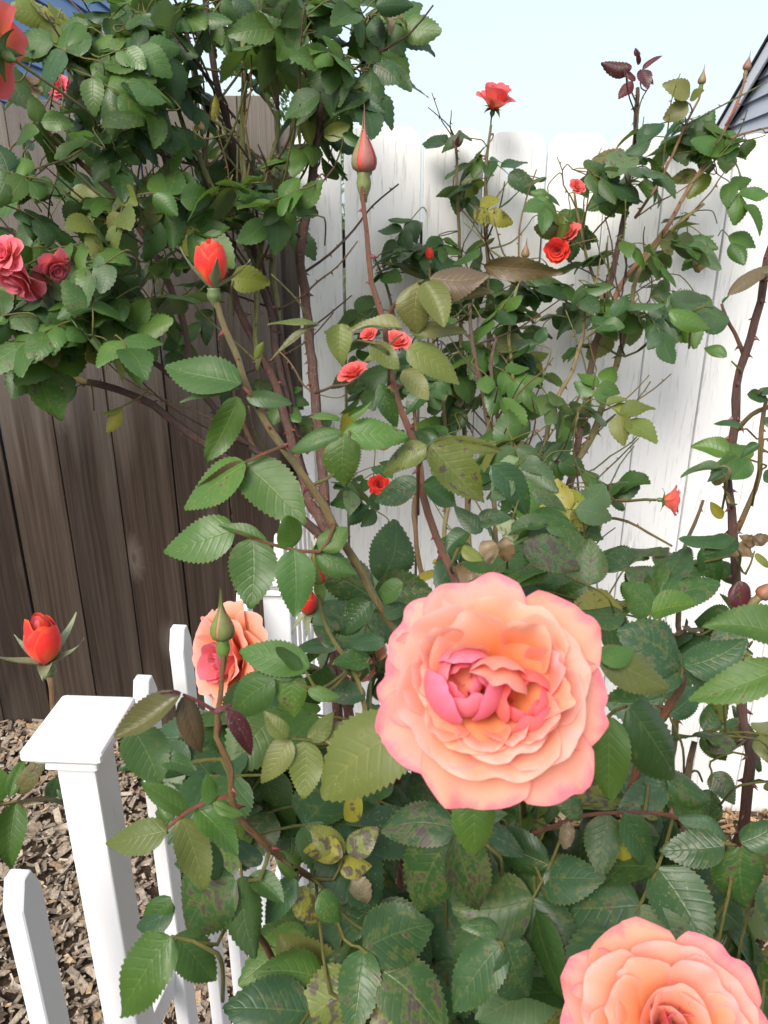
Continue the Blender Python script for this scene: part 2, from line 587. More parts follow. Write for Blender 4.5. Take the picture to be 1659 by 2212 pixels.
def chips(name, n, xr, yr, palette, seed, label):
    r = random.Random(seed)
    vs, fs, cs = [], [], []
    corners = [(-1, -1, -1), (1, -1, -1), (1, 1, -1), (-1, 1, -1), (-1, -1, 1), (1, -1, 1), (1, 1, 1), (-1, 1, 1)]
    fq = [(0, 3, 2, 1), (4, 5, 6, 7), (0, 1, 5, 4), (1, 2, 6, 5), (2, 3, 7, 6), (3, 0, 4, 7)]
    for k in range(n):
        x, y = r.uniform(*xr), r.uniform(*yr)
        big = r.random() ** 2.2
        l = 0.005 + 0.023 * big
        w = l * r.uniform(0.16, 0.48)
        h = r.uniform(0.0008, 0.0028)
        col = r.choice(palette)
        v = r.uniform(0.7, 1.3)
        col = (col[0] * v, col[1] * v, col[2] * v, 1)
        m = Matrix.Translation((x, y, gz(x) + r.uniform(-0.004, 0.016))) @ Matrix.Rotation(r.uniform(0, 6.3), 4, 'Z') @ Matrix.Rotation(r.gauss(0, 0.3), 4, 'X') @ Matrix.Rotation(r.gauss(0, 0.25), 4, 'Y')
        b = len(vs)
        for c in corners:
            tx = 1 - 0.5 * r.random()
            vs.append(m @ Vector((c[0] * l * (1 - 0.35 * r.random()), c[1] * w * tx, c[2] * h * (1 - 0.4 * r.random()))))
            cs.append(col)
        fs += [tuple(b + i for i in f) for f in fq]
    o = obj(name, mesh(name, vs, fs, None, cs, smooth=False), M['chip'])
    tag(o, label, None, None, 'stuff')
    return o


PAL_GREY = [(0.38, 0.32, 0.25), (0.33, 0.27, 0.21), (0.44, 0.38, 0.315), (0.26, 0.205, 0.155), (0.50, 0.43, 0.35), (0.37, 0.32, 0.265), (0.43, 0.31, 0.20)]
PAL_TAN = [(0.48, 0.33, 0.19), (0.55, 0.40, 0.25), (0.36, 0.23, 0.13), (0.42, 0.26, 0.14), (0.60, 0.47, 0.32), (0.26, 0.17, 0.10)]
chips('bark_chips', 19000, (-1.75, 0.25), (0.7, 1.99), PAL_GREY, 3, 'weathered grey brown bark chips spread along the picket fence')
chips('bark_chips', 9000, (0.0, 1.7), (0.9, 1.99), PAL_TAN, 4, 'fresher tan bark chips at the foot of the white board fence')

# ---- fences of upright boards
FY = 2.0


def board_outline(x0, x1, z0, z1, ear, r):
    w = x1 - x0
    e = min(ear, w * 0.3)
    pts = [(x0, z0), (x1, z0), (x1, z1 - e * 1.15)]
    for k in range(1, 4):
        a = k / 4
        pts.append((x1 - e * (1 - math.cos(a * math.pi / 2)), z1 - e * 1.15 * (1 - math.sin(a * math.pi / 2))))
    pts += [(x1 - e, z1), (x0 + e, z1)]
    for k in range(3, 0, -1):
        a = k / 4
        pts.append((x0 + e * (1 - math.cos(a * math.pi / 2)), z1 - e * 1.15 * (1 - math.sin(a * math.pi / 2))))
    pts.append((x0, z1 - e * 1.15))
    return pts


def holed_board(outline, hole, y0, y1):
    import bmesh
    bm = bmesh.new()
    def loop(pts):
        v = [bm.verts.new((x, y0, z)) for x, z in pts]
        return [bm.edges.new((v[i], v[(i + 1) % len(v)])) for i in range(len(v))]
    e = loop(outline) + loop(hole)
    bmesh.ops.triangle_fill(bm, use_beauty=True, edges=e)
    r = bmesh.ops.extrude_face_region(bm, geom=bm.faces[:])
    for v in r['geom']:
        if isinstance(v, bmesh.types.BMVert): v.co.y = y1
    bmesh.ops.recalc_face_normals(bm, faces=bm.faces[:])
    me = bpy.data.meshes.new('holed')
    bm.to_mesh(me); bm.free()
    return me


def shift_mesh(me, d):
    me.transform(Matrix.Translation(d))
    return me


fr = random.Random(5)
dark_fence = thing('wooden_fence', 'tall unpainted weathered brown board fence behind the left rose bush', 'fence', (-0.8, FY, 0.0))
edges = [-1.93, -1.78, -1.63, -1.48, -1.33, -1.178, -1.028, -0.882, -0.729, -0.573, -0.426, -0.252]
for i in range(len(edges) - 1):
    x0, x1 = edges[i] + 0.0022, edges[i + 1] - 0.0022
    zt = 1.755 + fr.uniform(-0.006, 0.006)
    zb = gz((x0 + x1) / 2) - 0.015
    yo = fr.uniform(-0.003, 0.003)
    xc = (x0 + x1) / 2
    me = prism(board_outline(x0 - xc, x1 - xc, zb, zt, 0.02, fr), yo, yo + 0.018, 0.0015)
    obj('board', me, M['wood'], dark_fence, Matrix.Translation((xc, FY, 0)) @ Matrix.Rotation(fr.uniform(-0.0012, 0.0012), 4, 'Y'))
for z in (0.3, 1.45):
    obj('rail', boxmesh(-1.95, -0.25, 0.022, 0.06, z, z + 0.09), M['wood'], dark_fence, Matrix.Translation((0, FY, 0)))
obj('post', boxmesh(-0.045, 0.045, 0.0, 0.09, -0.3, 1.7, 0.003), M['wood'], dark_fence, Matrix.Translation((-0.235, FY + 0.024, 0)))

white_fence = thing('board_fence', 'tall white painted dog-eared board fence behind the right rose bush', 'fence', (0.6, FY, -0.25))
wb = [(-0.213, -0.1035, 283), (-0.096, 0.0875, 272), (0.0955, 0.2375, 279), (0.242, 0.3835, 284), (0.3875, 0.529, 286), (0.533, 0.669, 286),
      (0.673, 0.828, 287), (0.832, 0.985, 288), (0.989, 1.135, 288), (1.139, 1.285, 289), (1.289, 1.44, 289), (1.444, 1.595, 290), (1.6, 1.75, 290), (1.754, 1.9, 290)]
hole_c = PY(1495 / 1.3562, 508 / 1.3562, FY)
for x0, x1, top in wb:
    zt = PY(829, top, FY).z + fr.uniform(-0.002, 0.002)
    xc = (x0 + x1) / 2
    zb = gz(xc) - 0.02
    yo = fr.uniform(-0.003, 0.003)
    out = board_outline(x0 - xc, x1 - xc, zb, zt, 0.036, fr)
    if x0 < hole_c.x < x1:
        hl = [(hole_c.x - xc + 0.0125 * math.cos(a) * (1 + 0.15 * math.sin(3 * a)), hole_c.z + 0.017 * math.sin(a)) for a in [k * math.pi / 10 for k in range(20)]]
        me = holed_board(out, hl, yo, yo + 0.018)
    else:
        me = prism(out, yo, yo + 0.018, 0.0015)
    obj('board', me, M['white_wood'], white_fence, Matrix.Translation((xc, FY, 0)) @ Matrix.Rotation(fr.uniform(-0.0012, 0.0012), 4, 'Y'))
for z in (0.05, 1.38):
    obj('rail', boxmesh(-0.2, 1.9, 0.022, 0.06, z, z + 0.09), M['wood'], white_fence, Matrix.Translation((0, FY, 0)))

# ---- white vinyl picket fence running up to the board fences
picket_fence = thing('picket_fence', 'low white vinyl picket fence with capped posts running between the roses', 'fence', (-0.29, 1.0, -0.15))


def pf_x(y):
    return float(np.interp(y, [0.2, 0.633, 0.79, 0.90, 1.0, 1.3, 1.95], [-0.335, -0.303, -0.289, -0.262, -0.242, -0.195, -0.20]))


def loft_square(profile, cr=0.18, ratio=1.0):
    vs, fs = [], []
    def ring(h, z):
        c = h * cr
        hy = h * ratio
        pts = []
        for sx, sy, a0 in ((1, 1, 0), (-1, 1, 90), (-1, -1, 180), (1, -1, 270)):
            for k in range(3):
                a = R(a0 + 45 * k)
                pts.append((sx * (h - c) + c * math.cos(a), sy * (hy - c) + c * math.sin(a), z))
        return pts
    for h, z in profile: vs += ring(h, z)
    n = 12
    for i in range(len(profile) - 1):
        for s in range(n):
            a = i * n + s; b = i * n + (s + 1) % n
            fs.append((a, b, b + n, a + n))
    fs.append(tuple((len(profile) - 1) * n + s for s in range(n)))
    return vs, fs


def capped_post(y, top, hw, cap_hw, dx=0.0, ratio=1.2):
    x = pf_x(y) + dx
    zb = gz(x) - 0.05
    vs, fs = loft_square([(hw, zb), (hw, top - 0.03)], 0.12, ratio)
    po = obj('post', mesh('post', vs, fs, smooth=False), M['vinyl'], picket_fence, Matrix.Translation((x, y, 0)) @ Matrix.Rotation(R(-3), 4, 'Z'))
    t = top
    prof = [(hw * 1.22, t - 0.036), (hw * 1.36, t - 0.034), (hw * 1.34, t - 0.030), (hw * 1.24, t - 0.0265), (hw * 1.24, t - 0.0235), (cap_hw * 0.80, t - 0.0215),
            (cap_hw * 0.82, t - 0.0185), (cap_hw * 0.80, t - 0.0165), (cap_hw * 0.76, t - 0.0155), (cap_hw * 0.97, t - 0.0135), (cap_hw, t - 0.0115), (cap_hw, t - 0.0055),
            (cap_hw * 0.97, t - 0.0030), (cap_hw * 0.90, t - 0.0012), (cap_hw * 0.04, t + 0.006)]
    vs, fs = loft_square(prof, 0.10, ratio)
    me = mesh('post_cap', vs, fs, smooth=False)
    obj('post_cap', me, M['vinyl'], po, Matrix.Translation((x, y, 0)) @ Matrix.Rotation(R(-3), 4, 'Z'))


capped_post(0.640, 1.032, 0.0195, 0.0395, 0.0, 1.22)
capped_post(1.16, 0.955, 0.0225, 0.040, 0.040, 1.1)
capped_post(1.93, 1.03, 0.0225, 0.042, 0.0, 1.1)


def picket(y, top, dx=0.0, wid=0.034, th=0.0095):
    x = pf_x(y) + dx
    zb = gz(x) + 0.03
    w = wid / 2
    pts = [(-w, zb), (w, zb), (w, top - 0.026), (w * 0.36, top), (-w * 0.36, top), (-w, top - 0.026)]
    me = prism(pts, -th, th, 0.0014)
    obj('picket', me, M['vinyl'], picket_fence, Matrix.Translation((x, y, 0)) @ Matrix.Rotation(R(90 - 4), 4, 'Z'))


for y, top, dx in ((0.30, 0.94, -.02), (0.415, 0.945, -.014), (0.525, 0.953, -.016), (0.790, 0.985, 0.0), (0.880, 1.003, 0.0), (0.960, 0.96, 0.0), (1.035, 0.945, 0.0), (1.105, 0.94, 0.0),
                   (1.25, 0.94, 0.0), (1.33, 0.945, 0.0), (1.42, 0.94, 0.0), (1.51, 0.93, 0.0), (1.60, 0.92, 0.0), (1.70, 0.91, 0.0), (1.80, 0.91, 0.0)):
    picket(y, top, dx)
for z, ra, rb in ((0.10, 0.2, 0.64), (0.10, 0.64, 1.16), (0.10, 1.16, 1.93), (0.50, 0.2, 0.64), (0.50, 0.64, 1.16), (0.50, 1.16, 1.93)):
    pts = [Vector((pf_x(ra) - 0.022, ra, z)), Vector((pf_x(rb) - 0.022, rb, z))]
    d = (pts[1] - pts[0])
    me = boxmesh(0, d.length, -0.010, 0.010, -0.020, 0.020, 0.002)
    obj('rail', me, M['vinyl'], picket_fence, Matrix.Translation(pts[0]) @ Matrix.Rotation(math.atan2(d.y, d.x), 4, 'Z'))

# ---- the neighbours' houses
blue = thing('blue_house', 'blue house with lap siding rising above the brown fence', 'house', (-3.6, 6.0, 0.05))
obj('wall', boxmesh(-5.2, -2.43, 2.6, 9.4, 0.0, 5.4), M['blue_siding'], blue)
for i in range(36):
    z = 0.15 + i * 0.145
    # each plank leans out at its lower edge
    vs = [(-2.43, 2.6, z + 0.150), (-2.43, 9.4, z + 0.150), (-2.398, 9.4, z), (-2.398, 2.6, z), (-2.43, 2.6, z - 0.001), (-2.43, 9.4, z - 0.001)]
    fs = [(0, 1, 2, 3), (3, 2, 5, 4)]
    obj('siding_plank', mesh('siding_plank', vs, [f[::-1] for f in fs], smooth=False), M['blue_siding'], blue)
obj('corner_board', boxmesh(-2.44, -2.38, 9.40, 9.50, 0.0, 5.4), M['trim'], blue)
rv = [(-5.6, 2.2, 5.2), (-5.6, 9.9, 5.2), (-2.0, 9.9, 5.2), (-2.0, 2.2, 5.2), (-3.8, 2.2, 6.5), (-3.8, 9.9, 6.5)]
obj('roof', mesh('roof', rv, [(3, 2, 5, 4), (0, 4, 5, 1), (0, 3, 4), (1, 5, 2), (0, 1, 2, 3)], smooth=False), M['roof'], blue)

grey = thing('grey_house', 'grey house with lap siding, white gable trim and dark roof behind the white fence', 'house', (4.2, 7.0, -0.3))


def gx_at(y):
    return 2.70 + 0.15 * (y - 4.0)


def rake_z(y):
    return 2.80 - (y - 7.1) * 0.39


GM = Matrix.Translation((gx_at(4.0), 4.0, 0)) @ Matrix.Rotation(math.atan2(1, 0.15), 4, 'Z')   # local x runs along the wall, local y to its left
LY = math.hypot(1, 0.15)


def gl(y):
    return (y - 4.0) * LY


ya, yb = 1.5, 9.6
outline = [(gl(ya), -0.3), (gl(yb), -0.3), (gl(yb), rake_z(yb) - 0.02), (gl(ya), rake_z(ya) - 0.02)]
obj('wall', prism(outline, -3.0, -0.02), M['grey_siding'], grey, GM)
for i in range(36):
    z0 = -0.25 + i * 0.15
    z1 = z0 + 0.153
    # far end is cut along the slope of the gable
    def ymax(z): return min(yb, 7.1 - (z + 0.03 - 2.80) / 0.39)
    e1, e0 = ymax(z1), ymax(z0)
    if e1 <= ya + 0.1: break
    vs = [(gl(ya), -0.018, z1), (gl(e1), -0.018, z1), (gl(e0), 0.012, z0), (gl(ya), 0.012, z0), (gl(ya), -0.018, z0), (gl(e0), -0.018, z0)]
    obj('siding_plank', mesh('siding_plank', vs, [(0, 1, 2, 3), (3, 2, 5, 4)], smooth=False), M['grey_siding'], grey, GM)
sl = math.atan(-0.39 / LY)
rl = (gl(yb + 0.35) - gl(ya)) / math.cos(sl)
RM = GM @ Matrix.Translation((gl(ya), 0, rake_z(ya))) @ Matrix.Rotation(-sl, 4, 'Y')
obj('soffit', boxmesh(0, rl, 0.013, 0.040, 0.0, 0.02), M['grey_siding'], grey, RM)
obj('barge_board', boxmesh(0, rl, 0.041, 0.060, -0.07, 0.07), M['trim'], grey, RM)
obj('roof', boxmesh(0, rl + 0.02, -3.2, 0.075, 0.075, 0.105), M['roof'], grey, RM)


# ---- clipped evergreen behind the fence corner
def small_evergreen():
    base = Vector((-0.27, 2.75, gz(-0.27)))
    t = thing('evergreen_shrub', 'bright green conifer showing above the corner of the two fences', 'shrub', base)
    pts, rr = catmull([base - Vector((0, 0, .05)), base + Vector((0.02, 0, 0.8)), base + Vector((0, 0.02, 1.8))], [0.03, 0.022, 0.006], 0.1)
    v, f, u = tube(pts, rr, 8)
    obj('trunk', mesh('trunk', v, f, u), M['cane'], t, None, (0.14, 0.10, 0.07, 0.5))
    r = random.Random(8)
    vs, fs, uvs, cs = [], [], [], []
    for k in range(9000):
        h = r.random() ** 0.8
        z = 0.25 + h * 1.85
        rad = 0.30 * (1 - max(0, (h - 0.55) / 0.5) ** 1.8) * (0.55 + 0.45 * r.random() ** 0.4)
        a = r.uniform(0, 6.2832)
        lump = 1 + 0.16 * math.sin(a * 5 + z * 9) + 0.1 * math.sin(z * 23)
        c = base + Vector((math.cos(a) * rad * lump, math.sin(a) * rad * lump, z))
        d = Vector((math.cos(a) + r.gauss(0, .5), math.sin(a) + r.gauss(0, .5), 0.8 + r.gauss(0, .5))).normalized()
        s = d.cross(Vector((r.gauss(0, 1), r.gauss(0, 1), r.gauss(0, 1)))).normalized()
        L, W = r.uniform(0.018, 0.035), r.uniform(0.003, 0.006)
        b = len(vs)
        vs += [c - s * W * 0.3, c + d * L * 0.5 - s * W, c + d * L, c + d * L * 0.5 + s * W]
        fs.append((b, b + 1, b + 2, b + 3))
        uvs += [(0.1, 0.3)] * 4
        g = r.uniform(0.6, 1.3)
        cs += [(0.07 * g, 0.15 * g, 0.03 * g, 0)] * 4
    o = obj('crown', mesh('crown', vs, fs, uvs, cs), M['leaf_mass'], t)
    o['kind'] = 'stuff'


small_evergreen()

# ================================================================== roses: building blocks
def leaf_template(seed, nu, half, nv):
    """unit leaf along +x, upper side +z, with a toothed margin"""
    r = random.Random(seed)
    W = 0.36 * r.uniform(0.9, 1.12)
    fold = r.uniform(0.05, 0.34)
    droop = r.uniform(0.02, 0.42) * (1 if r.random() < 0.8 else -0.5)
    curl = r.uniform(-0.55, 0.20)
    wave = r.uniform(0.01, 0.035)
    ph = r.uniform(0, 6)
    side = r.uniform(-0.10, 0.10)
    twist = r.uniform(-0.35, 0.35)
    a, b = r.uniform(0.46, 0.58), r.uniform(0.80, 1.0)
    um = a / (a + b)
    norm = um ** a * (1 - um) ** b
    vs, fs, uvs = [], [], []
    cols = [(-1 + 2 * k / (2 * half)) for k in range(2 * half + 1)]
    for i in range(nu + 1):
        u = i / nu
        uu = min(max(u, 0.004), 0.996)
        w = W * (uu ** a) * ((1 - uu) ** b) / norm
        if i == nu: w = 0.004
        for c in cols:
            v = c
            tooth = 0.0
            ww = w
            if abs(c) > 0.99 and 1 <= i < nu:
                if i % 2: ww = w * 1.035 + 0.005; tooth = 0.5 / nu
                else: ww = w * 0.955
            y = v * ww
            x = u + tooth
            av = abs(v)
            z = fold * abs(y) - droop * x * x + curl * av ** 2.5 * w * 1.3
            z += wave * math.sin(u * 9 + ph + 1.3 * math.copysign(1, v)) * av * av
            # quilted surface between the side veins
            z += 0.003 * math.sin((u - av * 0.22) * 52) * av * (1 - av) * 3
            yy = y + side * math.sin(u * math.pi)
            tw = twist * u
            vs.append((x - 0.12 * droop * x * x, yy * math.cos(tw) - z * math.sin(tw), yy * math.sin(tw) + z * math.cos(tw)))
            uvs.append((u, v))
    nc = len(cols)
    for i in range(nu):
        for k in range(nc - 1):
            p = i * nc + k
            fs.append((p, p + nc, p + nc + 1, p + 1))
    return vs, fs, uvs


def curled_template(seed, nu, half):
    """dry leaf: rolled and crumpled"""
    vs, fs, uvs = leaf_template(seed, nu, half, 0)
    r = random.Random(seed)
    out = []
    k = r.uniform(2.2, 4.2)
    for (x, y, z) in vs:
        a = x * k * 0.5
        rr = 1 / (k * 0.5)
        n = noise.noise(Vector((x * 4, y * 6, seed))) * 0.16 + noise.noise(Vector((x * 11, y * 13, seed))) * 0.05
        b = y * r.uniform(2.9, 3.1)
        out.append((math.sin(a) * rr * 0.8, math.sin(b) / 3.0, (1 - math.cos(a)) * rr * -0.6 + n + (1 - math.cos(b)) * 0.3))
    return out, fs, uvs


FINE = [leaf_template(100 + i, 32, 3, 0) for i in range(16)]
COARSE = [leaf_template(200 + i, 18, 2, 0) for i in range(20)]
DRY = [curled_template(300 + i, 12, 2) for i in range(5)]
TPL = {}
for nm, lst in (('fine', FINE), ('coarse', COARSE), ('dry', DRY)):
    TPL[nm] = []
    for v, f, u in lst:
        me = mesh('leaflet_' + nm, v, f, u)
        me.materials.append(M['leaf'])
        TPL[nm].append((me, np.array(v), f, u))

PALETTE = {
    'deep': [(0.030, 0.074, 0.020), (0.026, 0.064, 0.021), (0.037, 0.083, 0.021), (0.027, 0.068, 0.027)],
    'mid': [(0.050, 0.112, 0.022), (0.043, 0.100, 0.024), (0.058, 0.120, 0.022)],
    'grey': [(0.062, 0.112, 0.050), (0.054, 0.100, 0.042)],
    'olive': [(0.105, 0.130, 0.030), (0.088, 0.115, 0.028), (0.118, 0.128, 0.038)],
    'bronze': [(0.100, 0.088, 0.040), (0.095, 0.068, 0.040), (0.105, 0.105, 0.042)],
    'purple': [(0.080, 0.020, 0.026), (0.066, 0.016, 0.024)],
    'yellow': [(0.20, 0.19, 0.025), (0.15, 0.17, 0.03), (0.12, 0.15, 0.03)],
    'spent': [(0.13, 0.15, 0.03), (0.10, 0.13, 0.03), (0.17, 0.17, 0.035)],
    'brown': [(0.15, 0.10, 0.06), (0.11, 0.072, 0.044), (0.19, 0.15, 0.098)],
    'pale': [(0.26, 0.30, 0.19)],
}


def pick(pal, r, spots=0.15):
    c = r.choice(PALETTE[pal])
    k = r.uniform(0.82, 1.2)
    g = r.uniform(0.94, 1.06)
    return (c[0] * k, c[1] * k * g, c[2] * k, min(1.0, max(0.0, r.gauss(spots, 0.22))))


MIXES = {
    'A': (('deep', 34), ('mid', 50), ('grey', 5), ('yellow', 3), ('olive', 4), ('brown', 2)),
    'B': (('deep', 48), ('mid', 34), ('grey', 8), ('yellow', 3), ('olive', 3), ('brown', 3)),
    'D': (('deep', 74), ('mid', 16), ('grey', 4), ('spent', 4), ('olive', 4), ('brown', 2)),
}


def mixpick(mix, r):
    tot = sum(w for _, w in MIXES[mix])
    x = r.uniform(0, tot)
    for p, w in MIXES[mix]:
        x -= w
        if x <= 0: return p
    return 'deep'


def wobble(p):
    return Vector((noise.noise(p + Vector((7.1, 0, 0))), noise.noise(p + Vector((0, 13.7, 0))), noise.noise(p + Vector((0, 0, 29.3)))))


class Bush:
    def __init__(self, name, label, group, base):
        self.root = thing(name, label, 'rose bush', base, group)
        self.base = Vector(base)
        self.samples = []        # (point, radius) along the canes
        self.leaves = []
        self.r = random.Random(hash(label) % 1000 if False else sum(map(ord, label)))

    # ---- canes
    def cane(self, pts, r0, r1, col, thorn=30, old=0.2, rooted=False, step=0.02, tcol=(0.16, 0.05, 0.035, 1)):
        """pts run from the foot to the tip, (x, y, d) picture place and distance"""
        P3 = [P(*p) for p in pts]
        n = len(P3)
        if rooted:
            p0 = P3[0]
            foot = Vector((self.base.x + self.r.uniform(-.05, .05), self.base.y + self.r.uniform(-.05, .05), gz(self.base.x) - 0.03))
            mid = p0.lerp(foot, 0.5) + Vector((self.r.uniform(-.02, .02), self.r.uniform(-.02, .02), 0))
            P3 = [foot, mid] + P3
            rads = [r0 * 1.15, r0 * 1.08]
        else:
            rads = []
        rads += [r0 + (r1 - r0) * i / (n - 1) for i in range(n)]
        sp, sr = catmull(P3, rads, step)
        sp = [p + wobble(p * 22.0) * min(0.0035, sr[i] * 0.8) for i, p in enumerate(sp)]
        # swollen nodes
        sr = [q * (1 + 0.16 * max(0, noise.noise(p * 45.0))) for p, q in zip(sp, sr)]
        v, f, u = tube(sp, sr, 10 if r0 > 0.003 else 6, 0.10, self.r.randint(0, 999))
        o0 = sp[0]
        me = mesh('cane', [p - o0 for p in v], f, u)
        o = obj('cane', me, M['cane'], self.root, Matrix.Translation(o0), (*col, old))
        for p, q in zip(sp, sr): self.samples.append((p, q))
        if thorn > 0:
            self.thorns(o, sp, sr, thorn, tcol)
        return sp

    def thorns(self, parent, sp, sr, per_m, col):
        vs, fs = [], []
        acc = 0.0
        for i in range(1, len(sp) - 1):
            acc += (sp[i] - sp[i - 1]).length * per_m
            while acc > 0:
                acc -= self.r.uniform(0.5, 1.5)
                t = (sp[i + 1] - sp[i]).normalized()
                n = t.orthogonal().normalized()
                n.rotate(Matrix.Rotation(self.r.uniform(0, 6.283), 3, t))
                b = t.cross(n)
                L = (0.0042 + sr[i] * 0.8) * self.r.uniform(0.6, 1.25)
                w = L * 0.36
                c = sp[i] + n * sr[i] * 0.8
                tip = c + n * L * 1.05 - t * L * 0.40
                mid = c + n * L * 0.45 - t * L * 0.05
                k = len(vs)
                for (cc, s, sb) in ((c, 1.0, 0.42), (mid, 0.42, 0.2)):
                    for a in range(5):
                        an = a * 2 * math.pi / 5
                        vs.append(cc + t * math.cos(an) * w * s * 1.3 + b * math.sin(an) * w * sb * 1.2)
                vs.append(tip)
                for a in range(5):
                    a2 = (a + 1) % 5
                    fs.append((k + a, k + a2, k + 5 + a2, k + 5 + a))
                    fs.append((k + 5 + a, k + 5 + a2, k + 10))
        if fs:
            o0 = sp[0]
            o = obj('thorns', mesh('thorns', [v - o0 for v in vs], fs), M['thorn'], parent, Matrix.Translation(o0), col)
            o['kind'] = 'stuff'

    def twigs(self, ell, n, dr, Lr, cols, rad=0.0017, thorn=26):
        """thin side shoots growing up and out from the canes"""
        cx, cy, rx, ry = ell
        cand = []
        for q, rr_ in self.samples:
            px, py, d = project(q)
            if ((px - cx) / rx) ** 2 + ((py - cy) / ry) ** 2 < 1 and dr[0] - .12 < d < dr[1] + .12 and rr_ > 0.0022: cand.append(q)
        if not cand: return
        for _ in range(n):
            q = self.r.choice(cand)
            L = self.r.uniform(*Lr)
            d = Vector((self.r.gauss(0, .8), self.r.gauss(-.15, .5), self.r.uniform(0.1, 1.2))).normalized()
            pts = [q.copy()]
            for k in range(4):
                d = (d + Vector((self.r.gauss(0, .22), self.r.gauss(0, .22), 0.12))).normalized()
                pts.append(pts[-1] + d * L / 4)
            if pts[-1].y > FY - 0.03: continue
            sp, sr = catmull(pts, [rad * 1.2, rad * 1.1, rad, rad * .85, rad * .7], 0.02)
            v, f, u = tube(sp, sr, 6, 0.05, self.r.randint(0, 999))
            o = obj('cane', mesh('cane', [p - q for p in v], f, u), M['cane'], self.root, Matrix.Translation(q), (*self.r.choice(cols), 0.2))
            for p, s_ in zip(sp[2:], sr[2:]): self.samples.append((p, 0.001))
            self.thorns(o, sp, sr, thorn, (0.18, 0.07, 0.04, 1))

    # ---- leaves
    def nearest(self, p):
        best, bd = None, 1e9
        for q, _ in self.samples:
            d = (q - p).length_squared
            if d < bd: bd, best = d, q
        return best, math.sqrt(bd)

    def add_leaf(self, stalk, leaflets, scol=None, r0=0.0014):
        self.leaves.append(dict(stalk=stalk, lf=leaflets, scol=scol or (0.16, 0.17, 0.05, 0.0), r=r0))

    def hand(self, d, stalk, items, pal='mid', spots=0.1, scol=None, sd=None, attach=True, quality='fine'):
        """items: (base x, base y, tip x, tip y [, width, roll, palette, spots, dtip])"""
        r = self.r
        sp = [P(x, y, (sd or d)) for x, y in stalk]
        if attach and self.samples:
            q, dist = self.nearest(sp[0])
            if dist < 0.055: sp = [q] + sp
            else: sp = [sp[0] + (sp[0] - CAMP).normalized() * 0.07 - Vector((0, 0, 0.045))] + sp
        lf = []
        for it in items:
            bx, by, tx, ty = it[:4]
            w = it[4] if len(it) > 4 else 1.0
            roll = it[5] if len(it) > 5 else r.uniform(-14, 14)
            pl = it[6] if len(it) > 6 and it[6] else pal
            spo = it[7] if len(it) > 7 and it[7] is not None else spots
            dt = it[8] if len(it) > 8 else r.uniform(-0.02, 0.012)
            b = P(bx, by, d + r.uniform(-.006, .006)); e = P(tx, ty, d * (1 + dt))
            x = (e - b); L = x.length; x.normalize()
            n = ((CAMP - b).normalized() * 0.85 + Vector((0, 0, 0.5)))
            n = (n - x * n.dot(x)).normalized()
            n.rotate(Matrix.Rotation(R(roll), 3, x))
            lf.append((b, x, n, L * 1.03, w, pick(pl, r, spo), 'dry' if pl == 'brown' else quality))
        self.add_leaf(sp, lf, scol, 0.0013)

    def compound(self, base, direc, nrm, L, mix, count=5, quality='coarse', pal=None, spots=0.15, far=False):
        r = self.r
        direc = (direc - nrm * direc.dot(nrm) * 0.7).normalized()
        side = nrm.cross(direc).normalized()
        nrm = direc.cross(side).normalized()
        ln = L * (0.62 if count == 3 else 1.25)
        droop = r.uniform(0.0, 0.35)
        def at(t): return base + direc * (ln * t) - Vector((0, 0, 1)) * droop * ln * t * t + side * (0.06 * ln * math.sin(t * 3))
        q, dist = self.nearest(base)
        start = [base - direc * 0.025 + (base - CAMP).normalized() * 0.04 - Vector((0, 0, 0.025)), base - direc * 0.012 - Vector((0, 0, 0.004))]
        if q is not None and dist < 0.10:
            m = q.lerp(base, 0.5) + Vector((0, 0, dist * 0.15)) + Vector((r.gauss(0, 1), r.gauss(0, 1), r.gauss(0, 1))) * dist * 0.08
            start = [q, m]
        stalk = start + [at(0), at(0.35), at(0.7), at(1.0)]
        main = pal or mixpick(mix, r)
        lf = []
        def one(t, ang, sc):
            p = at(t)
            d = (direc * math.cos(ang) + side * math.sin(ang) - Vector((0, 0, 1)) * (droop * t + r.uniform(-.1, .25))).normalized()
            n = (nrm + Vector((r.gauss(0, .22), r.gauss(0, .22), r.gauss(0, .22))))
            n = (n - d * n.dot(d)).normalized()
            pl = main if r.random() < 0.85 else (mixpick(mix, r) if pal is None else pal)
            qu = 'dry' if pl == 'brown' else quality
            lf.append((p, d, n, L * sc * r.uniform(0.88, 1.1), r.uniform(0.85, 1.08), pick(pl, r, spots + (0.35 if pl in ('yellow', 'spent') else 0)), qu))
        one(1.0, r.gauss(0, .15), 1.12)
        pairs = (count - 1) // 2
        for k in range(pairs):
            t = 0.93 - (k + 0.55) * (0.62 / pairs) if pairs > 1 else 0.45
            for s in (1, -1):
                if r.random() < 0.06: continue
                one(t, s * r.uniform(0.85, 1.25), 1.0 - 0.14 * k)
        self.add_leaf(stalk, lf, None, 0.0011)

